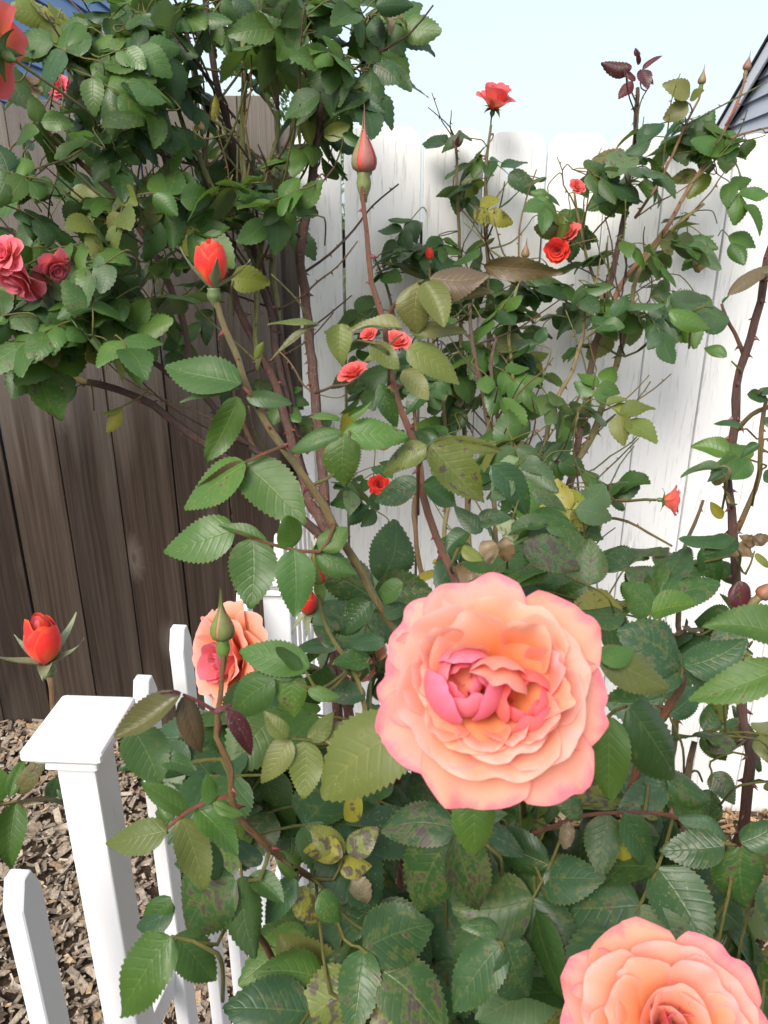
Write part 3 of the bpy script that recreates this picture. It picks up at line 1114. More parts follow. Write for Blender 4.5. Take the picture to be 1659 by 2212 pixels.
    def fill(self, ell, n, dr, Lr, mix, quality='coarse', pal=None, spots=0.15, toward=0.34, avoid=(), maxgap=0.24):
        """scatter compound leaves round the canes in a part of the bush"""
        cx, cy, rx, ry = ell
        r = self.r
        made = tries = 0
        while made < n and tries < n * 60:
            tries += 1
            a, q = r.uniform(0, 6.283), math.sqrt(r.random())
            x, y = cx + rx * q * math.cos(a), cy + ry * q * math.sin(a)
            if any(((x - e[0]) / e[2]) ** 2 + ((y - e[1]) / e[3]) ** 2 < 1 for e in avoid): continue
            d = r.uniform(*dr)
            p = P(x, y, d)
            if p.y > FY - 0.03 or p.z < gz(p.x) + 0.02: continue
            s, dist = self.nearest(p)
            if dist > maxgap: continue
            out = (p - s) * 6 + Vector((r.gauss(0, 1), r.gauss(0, 0.8), r.gauss(-0.15, 0.45)))
            out.normalize()
            nrm = (Vector((0, 0, 0.75)) + (CAMP - p).normalized() * toward + Vector((r.gauss(0, .42), r.gauss(0, .42), r.gauss(0, .3)))).normalized()
            cnt = r.choice((5, 5, 5, 3, 7)) if quality == 'coarse' else r.choice((5, 5, 3))
            self.compound(p, out, nrm, r.uniform(*Lr), mix, cnt, quality, pal, spots)
            made += 1

    def finish(self, limit=300):
        def score(lf):
            s = 0
            for b, x, n, L, w, c, q in lf['lf']:
                px, py, d = project(b + x * L * 0.5)
                inside = -60 < px < 1720 and -60 < py < 2270
                s = max(s, (L / d if d > 0 else 0) * (1 if inside else 0.05) * (0.45 + abs(n.dot((CAMP - b).normalized()))))
            return s
        self.leaves.sort(key=score, reverse=True)
        count = 0
        vs, fs, uvs, cs = [], [], [], []
        rest_v, rest_f, rest_u = [], [], []
        k = self.r.randint(0, 99)
        for lf in self.leaves:
            st, srd = catmull(lf['stalk'], [lf['r'] * 1.15] * (len(lf['stalk']) - 1) + [lf['r'] * 0.7], 0.012)
            single = count + len(lf['lf']) <= limit
            v, f, u = tube(st, srd, 5, 0.0)
            if single:
                o0 = st[0]
                so = obj('leaf', mesh('leaf_stalk', [p - o0 for p in v], f, u), M['cane'], self.root, Matrix.Translation(o0), lf['scol'])
            else:
                b0 = len(rest_v)
                rest_v += v; rest_f += [tuple(b0 + i for i in ff) for ff in f]; rest_u += u
            for b, x, n, L, w, c, q in lf['lf']:
                k += 1
                me, arr, ff, uu = TPL[q][k % len(TPL[q])]
                y = n.cross(x).normalized()
                mt = basis(x * L, y * L * w, n * L, b)
                if single:
                    obj('leaflet', me, None, so, mt, c)
                    count += 1
                else:
                    b0 = len(vs)
                    m3 = np.array(mt)
                    pts = arr @ m3[:3, :3].T + m3[:3, 3]
                    vs += pts.tolist()
                    fs += [tuple(b0 + i for i in f4) for f4 in ff]
                    uvs += uu
                    cs += [c] * len(uu)
        if vs:
            o0 = self.base
            vs = [(a - o0.x, b - o0.y, c - o0.z) for a, b, c in vs]
            o = obj('foliage', mesh('foliage', vs, fs, uvs, cs), M['leaf_mass'], self.root, Matrix.Translation(o0))
            o['kind'] = 'stuff'
            o2 = obj('leaf_stalks', mesh('leaf_stalks', [p - o0 for p in rest_v], rest_f, rest_u), M['cane'], self.root, Matrix.Translation(o0), (0.15, 0.16, 0.05, 0.0))
            o2['kind'] = 'stuff'
        print('bush', self.root['label'], 'leaflets single', count, 'massed', len(cs) // 80, 'leaves', len(self.leaves))


# ---- petals and flowers
def pedicel(bush, foot, axis, rad, col=(0.17, 0.17, 0.07)):
    """thin flower stalk joining a calyx to the nearest cane"""
    q, dist = bush.nearest(foot)
    if q is None or dist < 0.004 or dist > 0.35: return
    pts = [q, q.lerp(foot, 0.5) - axis.normalized() * dist * 0.22, foot + axis.normalized() * 0.002]
    sp, sr = catmull(pts, [rad * 1.1, rad, rad * 0.95], 0.008)
    v, f, u = tube(sp, sr, 7, 0.02)
    obj('flower_stalk', mesh('flower_stalk', [p - sp[0] for p in v], f, u), M['cane'], bush.root, Matrix.Translation(sp[0]), (*col, 0.1))


def petal(L, W, phi0, phi1, Rc, nu=12, nv=10, rim=0.0, ruffle=0.03, notch=0.0, seed=0, point=0.0, taper=0.22, peak=0.66, edge=0.26):
    """petal: base at the origin, radial direction +x, flower axis +z"""
    r = random.Random(seed)
    ph = [r.uniform(0, 6.28) for _ in range(4)]
    K = 40
    X, Z, F = [0.0], [0.0], []
    for i in range(K + 1):
        s = i / K
        ss = min(max((s - 0.72) / 0.28, 0), 1)
        F.append(phi0 + (phi1 - phi0) * s ** 1.15 + rim * ss * ss)
    for i in range(K):
        a = 0.5 * (F[i] + F[i + 1])
        X.append(X[-1] + math.sin(a) * L / K)
        Z.append(Z[-1] + math.cos(a) * L / K)
    vs, fs, uvs = [], [], []
    for i in range(nu + 1):
        s0 = i / nu
        for j in range(nv + 1):
            t = -1 + 2 * j / nv
            lob = 1 - edge * abs(t) ** 3 - notch * math.exp(-(t / 0.22) ** 2) - point * 0 + 0.035 * math.sin(t * 3.1 + ph[0]) * s0
            s = s0 * lob
            kk = min(s * K, K - 1e-6); i0 = int(kk); fr_ = kk - i0
            x = X[i0] + (X[i0 + 1] - X[i0]) * fr_
            z = Z[i0] + (Z[i0 + 1] - Z[i0]) * fr_
            phi = F[i0] + (F[i0 + 1] - F[i0]) * fr_
            if s < peak: wd = taper + (1 - taper) * math.sin(math.pi / 2 * s / peak) ** 0.9
            else: wd = 1 - 0.28 * ((s - peak) / (1 - peak)) ** 2
            if point > 0: wd *= (1 - point * max(0, s - 0.3) / 0.7)
            w = W / 2 * wd
            a = t * w / Rc
            nx, nz = -math.cos(phi), math.sin(phi)
            cup = Rc * (1 - math.cos(a))
            ruf = ruffle * L * (s ** 3) * (math.sin(t * 4.2 + ph[1]) + 0.6 * math.sin(t * 8.7 + ph[2]))
            vs.append((x + nx * (cup + ruf), Rc * math.sin(a), z + nz * (cup + ruf)))
            uvs.append((s0, t))
    c = nv + 1
    for i in range(nu):
        for j in range(nv):
            p = i * c + j
            fs.append((p, p + c, p + c + 1, p + 1))
    return mesh('petal', vs, fs, uvs)


def lathe(profile, sides=14, lobes=0, amp=0.0):
    vs, fs = [], []
    for r_, z in profile:
        for s in range(sides):
            a = 2 * math.pi * s / sides
            q = r_ * (1 + amp * math.cos(lobes * a))
            vs.append((q * math.cos(a), q * math.sin(a), z))
    for i in range(len(profile) - 1):
        for s in range(sides):
            a = i * sides + s; b = i * sides + (s + 1) % sides
            fs.append((a, b, b + sides, a + sides))
    fs.append(tuple(range(sides - 1, -1, -1)))
    fs.append(tuple((len(profile) - 1) * sides + s for s in range(sides)))
    return vs, fs


def frame(center, axis, up=None):
    z = axis.normalized()
    up = up or UP
    y = up - z * up.dot(z)
    if y.length < 1e-4: y = z.orthogonal()
    y.normalize()
    x = y.cross(z).normalized()
    return basis(x, y, z, center)


def put_petal(parent, fm, me, mat, az, r0, z0, tint=(1, 1, 1, 0), off=(0, 0), name='petal', lean=0.0, leanaz=0.0):
    loc = Matrix.Translation((off[0], off[1], z0))
    if lean: loc = loc @ Matrix.Rotation(lean, 4, Vector((-math.sin(leanaz), math.cos(leanaz), 0)))
    loc = loc @ Matrix.Rotation(az, 4, 'Z') @ Matrix.Translation((r0, 0, 0))
    return obj(name, me, mat, parent, fm @ loc, tint)


def calyx(bush, fm, S, label=None, name='rose_bloom', sepals=5, phi=(70, 120), slen=0.55, col=(0.10, 0.16, 0.05, 1), hip=1.0, scol=None, seed=0):
    """the green cup under a bloom with its sepals; returns the object that carries the petals"""
    h = 0.11 * S * hip
    prof = [(0.035 * S * hip, -2.9 * h), (0.05 * S * hip, -2.5 * h), (0.11 * S * hip, -1.6 * h), (0.125 * S * hip, -1.0 * h), (0.10 * S * hip, -0.35 * h), (0.115 * S * hip, 0.0)]
    v, f = lathe(prof, 14)
    o = obj(name, mesh('calyx', v, f), M['green'], bush.root, fm, col)
    if label: o['label'] = label
    ax = fm.to_3x3() @ Vector((0, 0, 1))
    pedicel(bush, fm.translation - ax * 2.85 * h, ax, 0.038 * S * hip)
    r = random.Random(seed)
    for k in range(sepals):
        me = petal(slen * S * r.uniform(0.85, 1.1), 0.30 * S, R(phi[0] + r.uniform(-12, 12)), R(phi[1] + r.uniform(-25, 25)), 0.16 * S, 8, 4, 0, 0.02, 0, r.randint(0, 999), point=0.93, taper=0.8, peak=0.2, edge=0.0)
        put_petal(o, fm, me, M['green'], 2 * math.pi * k / sepals + r.uniform(-.2, .2), 0.08 * S, 0, scol or (col[0], col[1], col[2], 1), name='sepal')
    return o


def bloom(bush, center, axis, S, mat, label, up=None, seed=0, openness=1.0, rings=None, inner=None, stem=None, res=(10, 8)):
    """S: radius of the open flower"""
    fm = frame(center, axis, up)
    o = calyx(bush, fm, S, label, seed=seed)
    r = random.Random(seed)
    rings = rings or [(6, 1.05, 1.05, 62, 100, 0.75, 0.05), (5, 0.92, 0.95, 42, 72, 0.6, 0.07), (5, 0.76, 0.85, 24, 46, 0.45, 0.08), (4, 0.62, 0.7, 8, 18, 0.30, 0.08), (3, 0.5, 0.5, -4, -6, 0.16, 0.07)]
    a0 = r.uniform(0, 6)
    for k, (n, L, W, p0, p1, rc, r0) in enumerate(rings):
        for i in range(n):
            az = a0 + 2 * math.pi * i / n + r.uniform(-.16, .16)
            me = petal(L * S * r.uniform(0.92, 1.06), W * S * r.uniform(0.92, 1.08), R(p0 * openness + r.uniform(-6, 6)), R(p1 * openness + r.uniform(-10, 10)), rc * S, res[0], res[1], R(25) * (k < 3), 0.025, 0.03, r.randint(0, 9999))
            mm = mat if (inner is None or k < len(rings) - 2) else inner
            put_petal(o, fm, me, mm, az, r0 * S, 0.02 * S + 0.03 * S * k, (1, r.uniform(0.85, 1.1), r.uniform(0.85, 1.1), 0.6))
        a0 += math.pi / max(n, 1) + 0.3
    return o, fm


def open_bud(bush, center, axis, S, label, up=None, seed=0, mat='red', sep_phi=(75, 95), tipmat='coral'):
    """S: length of the coloured part"""
    fm = frame(center, axis, up)
    r = random.Random(seed)
    o = calyx(bush, fm, S * 1.05, label, 'rose_bud', 5, sep_phi, 0.95, (0.11, 0.15, 0.06, 1), 1.25, (0.20, 0.23, 0.13, 1), seed)
    spec = [(3, 1.02, 0.92, 60, -42, 0.33, 0.03), (3, 1.06, 0.76, 54, -40, 0.28, 0.02), (3, 1.08, 0.55, 42, -30, 0.2, 0.02), (2, 1.04, 0.35, 26, -20, 0.12, 0.0)]
    a0 = r.uniform(0, 6)
    for k, (n, L, W, p0, p1, rc, r0) in enumerate(spec):
        for i in range(n):
            me = petal(L * S * r.uniform(0.95, 1.05), W * S, R(p0 + r.uniform(-4, 4)), R(p1 + r.uniform(-5, 5)), rc * S, 14, 12, R(30) if k == 0 else R(10), 0.008, 0.0, r.randint(0, 9999), edge=0.34)
            put_petal(o, fm, me, M[mat] if k < 3 else M[tipmat], a0 + 2 * math.pi * i / n + r.uniform(-.2, .2), r0 * S, 0.0, (1, 1, 1, 0.0))
        a0 += 1.1
    return o, fm


def closed_bud(bush, center, axis, S, label=None, up=None, seed=0, col=(0.13, 0.19, 0.05), flush=(0.30, 0.09, 0.09), tip=1.0, red=0.0):
    """S: length from the calyx to the tip"""
    fm = frame(center, axis, up)
    r = random.Random(seed)
    v, f = lathe([(0.07 * S, -0.62 * S), (0.085 * S, -0.50 * S), (0.145 * S, -0.34 * S), (0.165 * S, -0.22 * S), (0.14 * S, -0.08 * S), (0.16 * S, 0.0)], 16)
    o = obj('rose_bud', mesh('hip', v, f), M['green'], bush.root, fm, (*col, 1))
    if label: o['label'] = label
    ax = fm.to_3x3() @ Vector((0, 0, 1))
    pedicel(bush, fm.translation - ax * 0.6 * S, ax, 0.07 * S)
    prof = [(0.14, 0.0), (0.235, 0.06), (0.268, 0.17), (0.262, 0.28), (0.215, 0.42), (0.15, 0.56), (0.09, 0.68), (0.05, 0.78), (0.025, 0.84)]
    v, f = lathe([(a * S, b * S) for a, b in prof], 18, 5, 0.02)
    core = (0.55, 0.06, 0.05, 1) if red else (0.42, 0.16, 0.11, 1)
    obj('core', mesh('bud_core', v, f), M['green'], o, fm, core)
    # five sepals clasping the bud and meeting in a drawn-out tip
    for k in range(5):
        vs, fs, uvs = [], [], []
        az = 2 * math.pi * k / 5 + r.uniform(-.08, .08)
        tp = tip * r.uniform(0.88, 1.12)
        zz = [0.0, 0.06, 0.17, 0.28, 0.42, 0.56, 0.68, 0.8, 0.92, 1.05 * tp, 1.18 * tp]
        rad = [0.145, 0.245, 0.279, 0.273, 0.227, 0.163, 0.105, 0.066, 0.042, 0.03, 0.018]
        hw = [0.70, 0.66, 0.62, 0.60, 0.58, 0.55, 0.50, 0.46, 0.5, 0.4, 0.25]
        for i in range(len(zz)):
            for j in range(5):
                t = -1 + j / 2
                a = az + t * hw[i] * (0.92 - 0.12 * red)
                q = rad[i] * S * (1.0 + 0.045 * (1 - abs(t)))
                vs.append((q * math.cos(a), q * math.sin(a), zz[i] * S)); uvs.append((i / 10, t))
        for i in range(len(zz) - 1):
            for j in range(4):
                p = i * 5 + j
                fs.append((p, p + 1, p + 6, p + 5))
        mixc = tuple(col[i] + (flush[i] - col[i]) * r.uniform(0.1, 0.9) for i in range(3))
        obj('sepal', mesh('sepal', vs, fs, uvs), M['green'], o, fm, (*mixc, 1))
    return o, fm

# ================================================================== the rose bushes
BROWN = (0.070, 0.043, 0.036)
OLDRED = (0.088, 0.047, 0.036)
GREYB = (0.12, 0.085, 0.064)
GREENC = (0.145, 0.175, 0.065)
GREENL = (0.22, 0.25, 0.10)
REDC = (0.17, 0.07, 0.05)
GRP = 'rose bushes along the fences'

# ---------------------------------------------------------------- A: tall bush in front of the brown fence
A = Bush('rose_bush', 'tall thick-stemmed rose bush leaning over the brown board fence', GRP, (-0.07, 1.40, gz(-0.07)))
A.cane([(712, 1230, 1.42), (700, 1050, 1.44), (686, 900, 1.45), (672, 760, 1.45), (657, 620, 1.45), (648, 545, 1.44), (668, 430, 1.42), (684, 300, 1.40), (693, 200, 1.38), (697, 90, 1.36), (702, -30, 1.34)], 0.0100, 0.0072, OLDRED, 48, 0.9, True)
A.cane([(706, 1190, 1.42), (668, 1085, 1.43), (632, 960, 1.44), (594, 830, 1.44), (560, 760, 1.43), (512, 660, 1.42), (500, 590, 1.41), (505, 520, 1.40)], 0.0100, 0.0058, OLDRED, 40, 0.8, True)
A.cane([(668, 1085, 1.45), (628, 900, 1.46), (600, 780, 1.46), (588, 690, 1.46), (560, 600, 1.46), (540, 500, 1.45), (520, 400, 1.44), (498, 290, 1.42), (470, 190, 1.40), (452, 80, 1.38), (440, -20, 1.37)], 0.0082, 0.0050, BROWN, 45, 0.3)
A.cane([(648, 960, 1.47), (610, 760, 1.48), (575, 620, 1.48), (545, 500, 1.48), (525, 430, 1.47), (498, 360, 1.45), (470, 290, 1.44), (440, 215, 1.42), (420, 150, 1.40), (400, 60, 1.39)], 0.0072, 0.0045, BROWN, 48, 0.25)
A.cane([(640, 940, 1.5), (600, 700, 1.5), (590, 560, 1.49), (600, 450, 1.48), (622, 345, 1.46), (640, 240, 1.44), (655, 130, 1.42), (652, -20, 1.40)], 0.0070, 0.0055, GREENL, 34, 0.15)
A.cane([(560, 800, 1.42), (552, 700, 1.42), (560, 560, 1.41), (578, 470, 1.40), (572, 380, 1.39), (598, 300, 1.38), (600, 240, 1.37)], 0.0052, 0.0034, GREENC, 30, 0.1)
A.cane([(527, 430, 1.40), (526, 350, 1.38), (522, 270, 1.37), (528, 190, 1.36), (525, 110, 1.35), (530, 20, 1.34)], 0.0058, 0.004, GREENL, 40, 0.1)
A.cane([(528, 190, 1.37), (555, 130, 1.36), (600, 80, 1.35), (650, 50, 1.34), (690, 40, 1.33)], 0.0035, 0.002, GREENL, 10, 0.1)
A.cane([(548, 468, 1.40), (490, 440, 1.38), (455, 400, 1.36), (425, 330, 1.35), (408, 300, 1.34), (385, 240, 1.33), (366, 150, 1.32), (356, 60, 1.31)], 0.0055, 0.0028, GREENL, 30, 0.1)
A.cane([(448, 385, 1.37), (446, 330, 1.37), (452, 270, 1.36), (458, 215, 1.35)], 0.003, 0.002, (0.25, 0.2, 0.1), 14, 0.1)
A.cane([(700, 1165, 1.40), (640, 1110, 1.39), (565, 1050, 1.38), (480, 985, 1.36), (400, 930, 1.35), (330, 875, 1.34), (250, 840, 1.33), (190, 822, 1.32)], 0.0085, 0.0055, BROWN, 40, 0.4)
A.cane([(250, 840, 1.33), (160, 815, 1.32), (80, 804, 1.31), (-20, 790, 1.30)], 0.0056, 0.0050, (0.30, 0.28, 0.12), 26, 0.2)
A.cane([(600, 1010, 1.46), (540, 965, 1.45), (490, 920, 1.44), (440, 855, 1.43), (370, 810, 1.42), (300, 760, 1.41), (230, 690, 1.40), (160, 620, 1.39), (80, 560, 1.38), (30, 500, 1.37)], 0.0062, 0.0035, BROWN, 36, 0.3)
A.cane([(420, 850, 1.42), (400, 720, 1.40), (360, 600, 1.38), (330, 540, 1.37), (270, 450, 1.36), (210, 380, 1.35), (150, 330, 1.34), (100, 290, 1.33)], 0.0062, 0.0040, GREYB, 46, 0.5)
A.cane([(402, 590, 1.39), (393, 500, 1.39), (380, 430, 1.38), (350, 330, 1.37), (330, 250, 1.36)], 0.0042, 0.003, GREYB, 26, 0.5)
A.cane([(328, 545, 1.37), (310, 480, 1.37), (285, 420, 1.36), (262, 330, 1.35), (250, 200, 1.34), (230, 110, 1.33), (190, 40, 1.32)], 0.0042, 0.0026, GREENC, 20, 0.2)
A.cane([(260, 720, 1.34), (200, 600, 1.32), (130, 540, 1.30), (80, 500, 1.29), (30, 440, 1.28), (-10, 330, 1.27)], 0.0048, 0.0036, GREENL, 24, 0.1)
A.cane([(185, 830, 1.33), (110, 770, 1.32), (60, 700, 1.31), (0, 640, 1.30)], 0.004, 0.003, BROWN, 20, 0.4)
A.cane([(365, 690, 1.36), (340, 610, 1.35), (320, 560, 1.34), (335, 480, 1.33)], 0.0032, 0.0022, GREENL, 14, 0.1)
A.cane([(300, 470, 1.33), (230, 300, 1.32), (160, 180, 1.31), (110, 80, 1.30), (60, -20, 1.29)], 0.004, 0.0026, GREENC, 16, 0.1)
A.cane([(700, 110, 1.36), (760, 90, 1.34), (800, 40, 1.32), (830, 10, 1.30)], 0.0032, 0.002, GREENC, 10, 0.1)
A.cane([(684, 300, 1.40), (720, 250, 1.38), (770, 190, 1.36), (800, 160, 1.34)], 0.0028, 0.0018, GREENC, 8, 0.1)
A.cane([(655, 200, 1.42), (690, 150, 1.38), (740, 120, 1.36)], 0.0028, 0.002, GREENC, 8, 0.1)
A.cane([(590, 1060, 1.5), (560, 990, 1.52), (520, 900, 1.54), (500, 820, 1.55)], 0.006, 0.003, (0.2, 0.13, 0.07), 26, 0.5)

TW = [GREENL, GREENC, BROWN, GREYB, (0.24, 0.2, 0.1)]
A.twigs((540, 350, 180, 330), 46, (1.3, 1.55), (0.12, 0.30), TW, 0.0021)
A.twigs((200, 450, 230, 330), 46, (1.2, 1.5), (0.08, 0.24), TW, 0.0016)
A.twigs((560, 760, 140, 260), 16, (1.35, 1.5), (0.10, 0.28), TW, 0.0018)
A.twigs((380, 120, 420, 160), 24, (1.25, 1.5), (0.08, 0.2), TW, 0.0015)
LA = (0.050, 0.072)
HB = [(55, 30, 125, 95)]      # the blue house shows through here
A.fill((200, 60, 210, 100), 24, (1.15, 1.42), LA, 'A', avoid=HB)
A.fill((560, 10, 280, 70), 18, (1.22, 1.40), LA, 'A')
A.fill((170, 190, 190, 150), 24, (1.12, 1.40), LA, 'A', avoid=HB + [(150, 175, 35, 30)])
A.fill((330, 230, 110, 120), 6, (1.18, 1.34), LA, 'A')
A.fill((720, 90, 90, 110), 20, (1.22, 1.42), LA, 'A', avoid=[(695, 250, 40, 120)])
A.fill((720, 260, 60, 70), 6, (1.40, 1.5), LA, 'A')
A.fill((150, 420, 170, 130), 17, (1.15, 1.42), LA, 'A')
A.fill((400, 430, 90, 80), 6, (1.25, 1.36), LA, 'A', avoid=[(400, 620, 80, 60)])
A.fill((620, 430, 70, 60), 5, (1.22, 1.36), LA, 'A', pal='mid')
A.fill((150, 600, 190, 80), 22, (1.12, 1.36), LA, 'A')
A.fill((310, 610, 100, 70), 6, (1.2, 1.36), LA, 'A')
A.fill((170, 705, 190, 40), 10, (1.08, 1.26), LA, 'A', pal='mid')
# the inside of the bush, behind the canes
A.fill((520, 200, 240, 200), 20, (1.50, 1.75), LA, 'A')
A.fill((430, 470, 190, 130), 11, (1.50, 1.72), LA, 'A')
A.fill((200, 380, 230, 240), 16, (1.48, 1.75), LA, 'A')
A.fill((480, 660, 150, 80), 5, (1.5, 1.62), LA, 'A')
A.fill((560, 930, 80, 140), 6, (1.48, 1.6), (0.045, 0.055), 'A')
# a few leaves one can pick out
A.hand(1.26, [(700, 470), (660, 465)], [(620, 440, 690, 460, 1.0), (605, 455, 560, 480), (615, 440, 640, 375, 0.9), (640, 450, 700, 395, 0.9)], 'mid', 0.35, quality='coarse')
A.hand(1.24, [(790, 40), (815, 15)], [(812, 12, 893, 12, 0.8, 20)], 'deep', 0.0, quality='coarse')
A.hand(1.26, [(780, 150), (805, 150)], [(808, 140, 862, 175, 1.1), (800, 150, 790, 215, 1.0)], 'deep', 0.4, quality='coarse')
A.hand(1.26, [(770, 190), (790, 200)], [(780, 180, 775, 245, 0.9, 0, 'yellow', 0.1), (770, 215, 826, 230, .8)], 'deep', 0.1, quality='coarse')
A.hand(1.26, [(740, 300), (700, 290)], [(700, 295, 755, 270, 0.8, 40, 'yellow'), (740, 290, 800, 310, .6, 50)], 'deep', 0.1, quality='coarse')
A.hand(1.22, [(490, 290), (460, 240)], [(462, 260, 472, 205, 0.55, 30, 'yellow', 0.4)], 'yellow', 0.2, quality='coarse')
A.hand(1.22, [(440, 300), (415, 275)], [(442, 280, 388, 268, 0.5, 35, 'brown', 0)], 'brown', 0, quality='coarse')
A.hand(1.2, [(500, 620), (505, 605)], [(500, 600, 580, 620, 1.0, 30, 'yellow', 0.25)], 'yellow', 0.2, quality='coarse')
A.hand(1.2, [(560, 790), (565, 770)], [(550, 775, 568, 740, 0.7, 0, 'yellow', 0.0)], 'yellow', 0.0, quality='coarse')
A.hand(1.2, [(270, 720), (290, 700)], [(285, 705, 370, 690, 1), (280, 715, 300, 760, 1), (265, 715, 215, 745, 1.1), (280, 700, 320, 650, 1)], 'mid', 0.3, quality='coarse')
A.hand(1.2, [(150, 690), (130, 720)], [(130, 720, 60, 700, 1), (130, 720, 100, 760, 1), (145, 715, 200, 740, 1), (140, 715, 175, 670, 1)], 'mid', 0.3, quality='coarse')
A.hand(1.25, [(195, 830), (160, 838)], [(165, 835, 105, 885, 0.8)], 'mid', 0.1, quality='coarse')
A.hand(1.28, [(300, 860), (260, 880)], [(265, 880, 220, 890, .5, 30, 'yellow', .3), (258, 885, 232, 925, .8, 0, 'yellow', .3)], 'yellow', 0.2, quality='coarse')
A.hand(1.2, [(50, 330), (80, 300)], [(90, 262, 155, 270, .8, 30), (85, 285, 20, 300, 1.0), (80, 265, 70, 205, 1)], 'mid', 0.1, quality='coarse')

bloom(A, P(8, 118, 1.02), Vector((-0.75, 0.15, 0.35)), 0.060, M['coral'], 'faded coral bloom seen from behind its sepals', seed=3, inner=M['pink'])
bloom(A, P(48, 585, 1.13), Vector((-0.3, -0.5, -0.5)), 0.044, M['pink'], 'pink bloom low among the leaves', seed=4)
bloom(A, P(108, 572, 1.15), Vector((0.6, -0.4, -0.4)), 0.030, M['pink'], 'pink bloom half hidden by leaves', seed=5)
bloom(A, P(22, 555, 1.10), Vector((-0.2, -0.7, 0.3)), 0.03, M['pink'], 'pink bloom at the edge of the foliage', seed=15)
bloom(A, P(375, 460, 1.5), Vector((0.0, -0.7, 0.3)), 0.03, M['coral'], 'coral bloom deep inside the bush', seed=6)
bloom(A, P(130, 190, 1.36), Vector((0.0, -0.7, 0.1)), 0.022, M['pink'], 'small pink bloom near the top', seed=16)
bloom(A, P(768, 815, 1.38), Vector((-0.3, -0.35, 0.8)), 0.030, M['coral'], 'orange red bloom at the side of the thick stem', seed=7, openness=0.8)
A.cane([(680, 850, 1.40), (720, 835, 1.36), (750, 830, 1.33), (790, 800, 1.32)], 0.003, 0.002, GREYB, 40, 0.4)

# ---------------------------------------------------------------- B: bush trained on the white fence
B = Bush('rose_bush', 'sprawling rose bush with coral flowers against the white board fence', GRP, (0.30, 1.62, gz(0.30)))
B.cane([(1168, 1400, 1.62), (1188, 1280, 1.64), (1208, 1170, 1.66), (1222, 1090, 1.68), (1243, 990, 1.70), (1262, 880, 1.71), (1288, 740, 1.72), (1318, 610, 1.72), (1345, 490, 1.70), (1358, 400, 1.68), (1372, 290, 1.67), (1378, 190, 1.66)], 0.0105, 0.0042, (0.105, 0.070, 0.052), 80, 0.3, True)
B.cane([(1240, 1000, 1.70), (1275, 950, 1.70), (1310, 850, 1.70), (1335, 770, 1.70), (1360, 690, 1.70), (1375, 600, 1.69), (1410, 540, 1.68), (1470, 480, 1.66), (1520, 440, 1.65)], 0.0080, 0.0032, (0.20, 0.19, 0.085), 60, 0.2)
B.cane([(1312, 690, 1.71), (1350, 600, 1.70), (1420, 520, 1.68), (1470, 440, 1.66), (1530, 340, 1.64), (1570, 270, 1.63), (1600, 205, 1.62), (1611, 160, 1.62)], 0.0062, 0.0022, (0.24, 0.15, 0.09), 40, 0.2)
B.cane([(1020, 1330, 1.68), (1012, 1150, 1.72), (1004, 950, 1.75), (997, 760, 1.77), (994, 600, 1.77), (990, 460, 1.76), (986, 340, 1.74), (984, 312, 1.74)], 0.0062, 0.0026, (0.20, 0.18, 0.08), 36, 0.2, True)
B.cane([(1075, 1330, 1.66), (1068, 1100, 1.72), (1060, 900, 1.75), (1055, 700, 1.77), (1052, 520, 1.76), (1050, 400, 1.74), (1054, 320, 1.72), (1060, 272, 1.71)], 0.0062, 0.0028, (0.17, 0.16, 0.075), 34, 0.2, True)
B.cane([(1105, 1300, 1.60), (1090, 1100, 1.58), (1068, 1000, 1.56), (1050, 880, 1.55), (1030, 800, 1.54), (1018, 720, 1.53), (1016, 660, 1.52)], 0.0062, 0.0034, GREYB, 34, 0.6, True)
B.cane([(1092, 1110, 1.58), (1075, 900, 1.56), (1060, 800, 1.55), (1072, 730, 1.54)], 0.0045, 0.003, GREYB, 20, 0.6)
B.cane([(1100, 1000, 1.62), (1110, 850, 1.62), (1098, 730, 1.6), (1110, 650, 1.58), (1124, 590, 1.57), (1130, 565, 1.57)], 0.004, 0.0026, (0.28, 0.30, 0.12), 16, 0.1)
B.cane([(1160, 1050, 1.66), (1190, 900, 1.66), (1235, 800, 1.66), (1260, 720, 1.66), (1262, 650, 1.66)], 0.0058, 0.003, (0.22, 0.19, 0.1), 20, 0.3)
B.cane([(1306, 660, 1.72), (1280, 590, 1.71), (1262, 530, 1.70), (1246, 450, 1.69), (1240, 412, 1.68)], 0.0042, 0.0022, (0.22, 0.2, 0.09), 22, 0.1)
B.cane([(1262, 540, 1.70), (1240, 520, 1.69), (1225, 560, 1.68)], 0.003, 0.002, (0.22, 0.2, 0.09), 10, 0.1)
B.cane([(1215, 1120, 1.66), (1270, 1090, 1.50), (1340, 1082, 1.32), (1415, 1080, 1.20)], 0.0034, 0.0022, (0.2, 0.2, 0.08), 16, 0.1)
B.cane([(1205, 1180, 1.6), (1260, 1130, 1.5), (1330, 1120, 1.45), (1400, 1150, 1.40), (1450, 1180, 1.36)], 0.0032, 0.002, (0.2, 0.17, 0.08), 22, 0.1)
B.cane([(1372, 470, 1.68), (1420, 400, 1.66), (1455, 330, 1.64), (1480, 270, 1.63), (1510, 215, 1.62), (1514, 190, 1.62)], 0.0034, 0.002, (0.25, 0.16, 0.09), 14, 0.1)
B.cane([(1378, 230, 1.66), (1360, 190, 1.65), (1352, 160, 1.65)], 0.002, 0.0014, REDC, 0, 0.0)
B.cane([(1600, 205, 1.62), (1590, 232, 1.62), (1566, 270, 1.62)], 0.002, 0.002, (0.35, 0.10, 0.07), 60, 0.0)
B.cane([(1545, 315, 1.64), (1600, 290, 1.62), (1665, 275, 1.6)], 0.003, 0.002, (0.25, 0.16, 0.09), 14, 0.1)
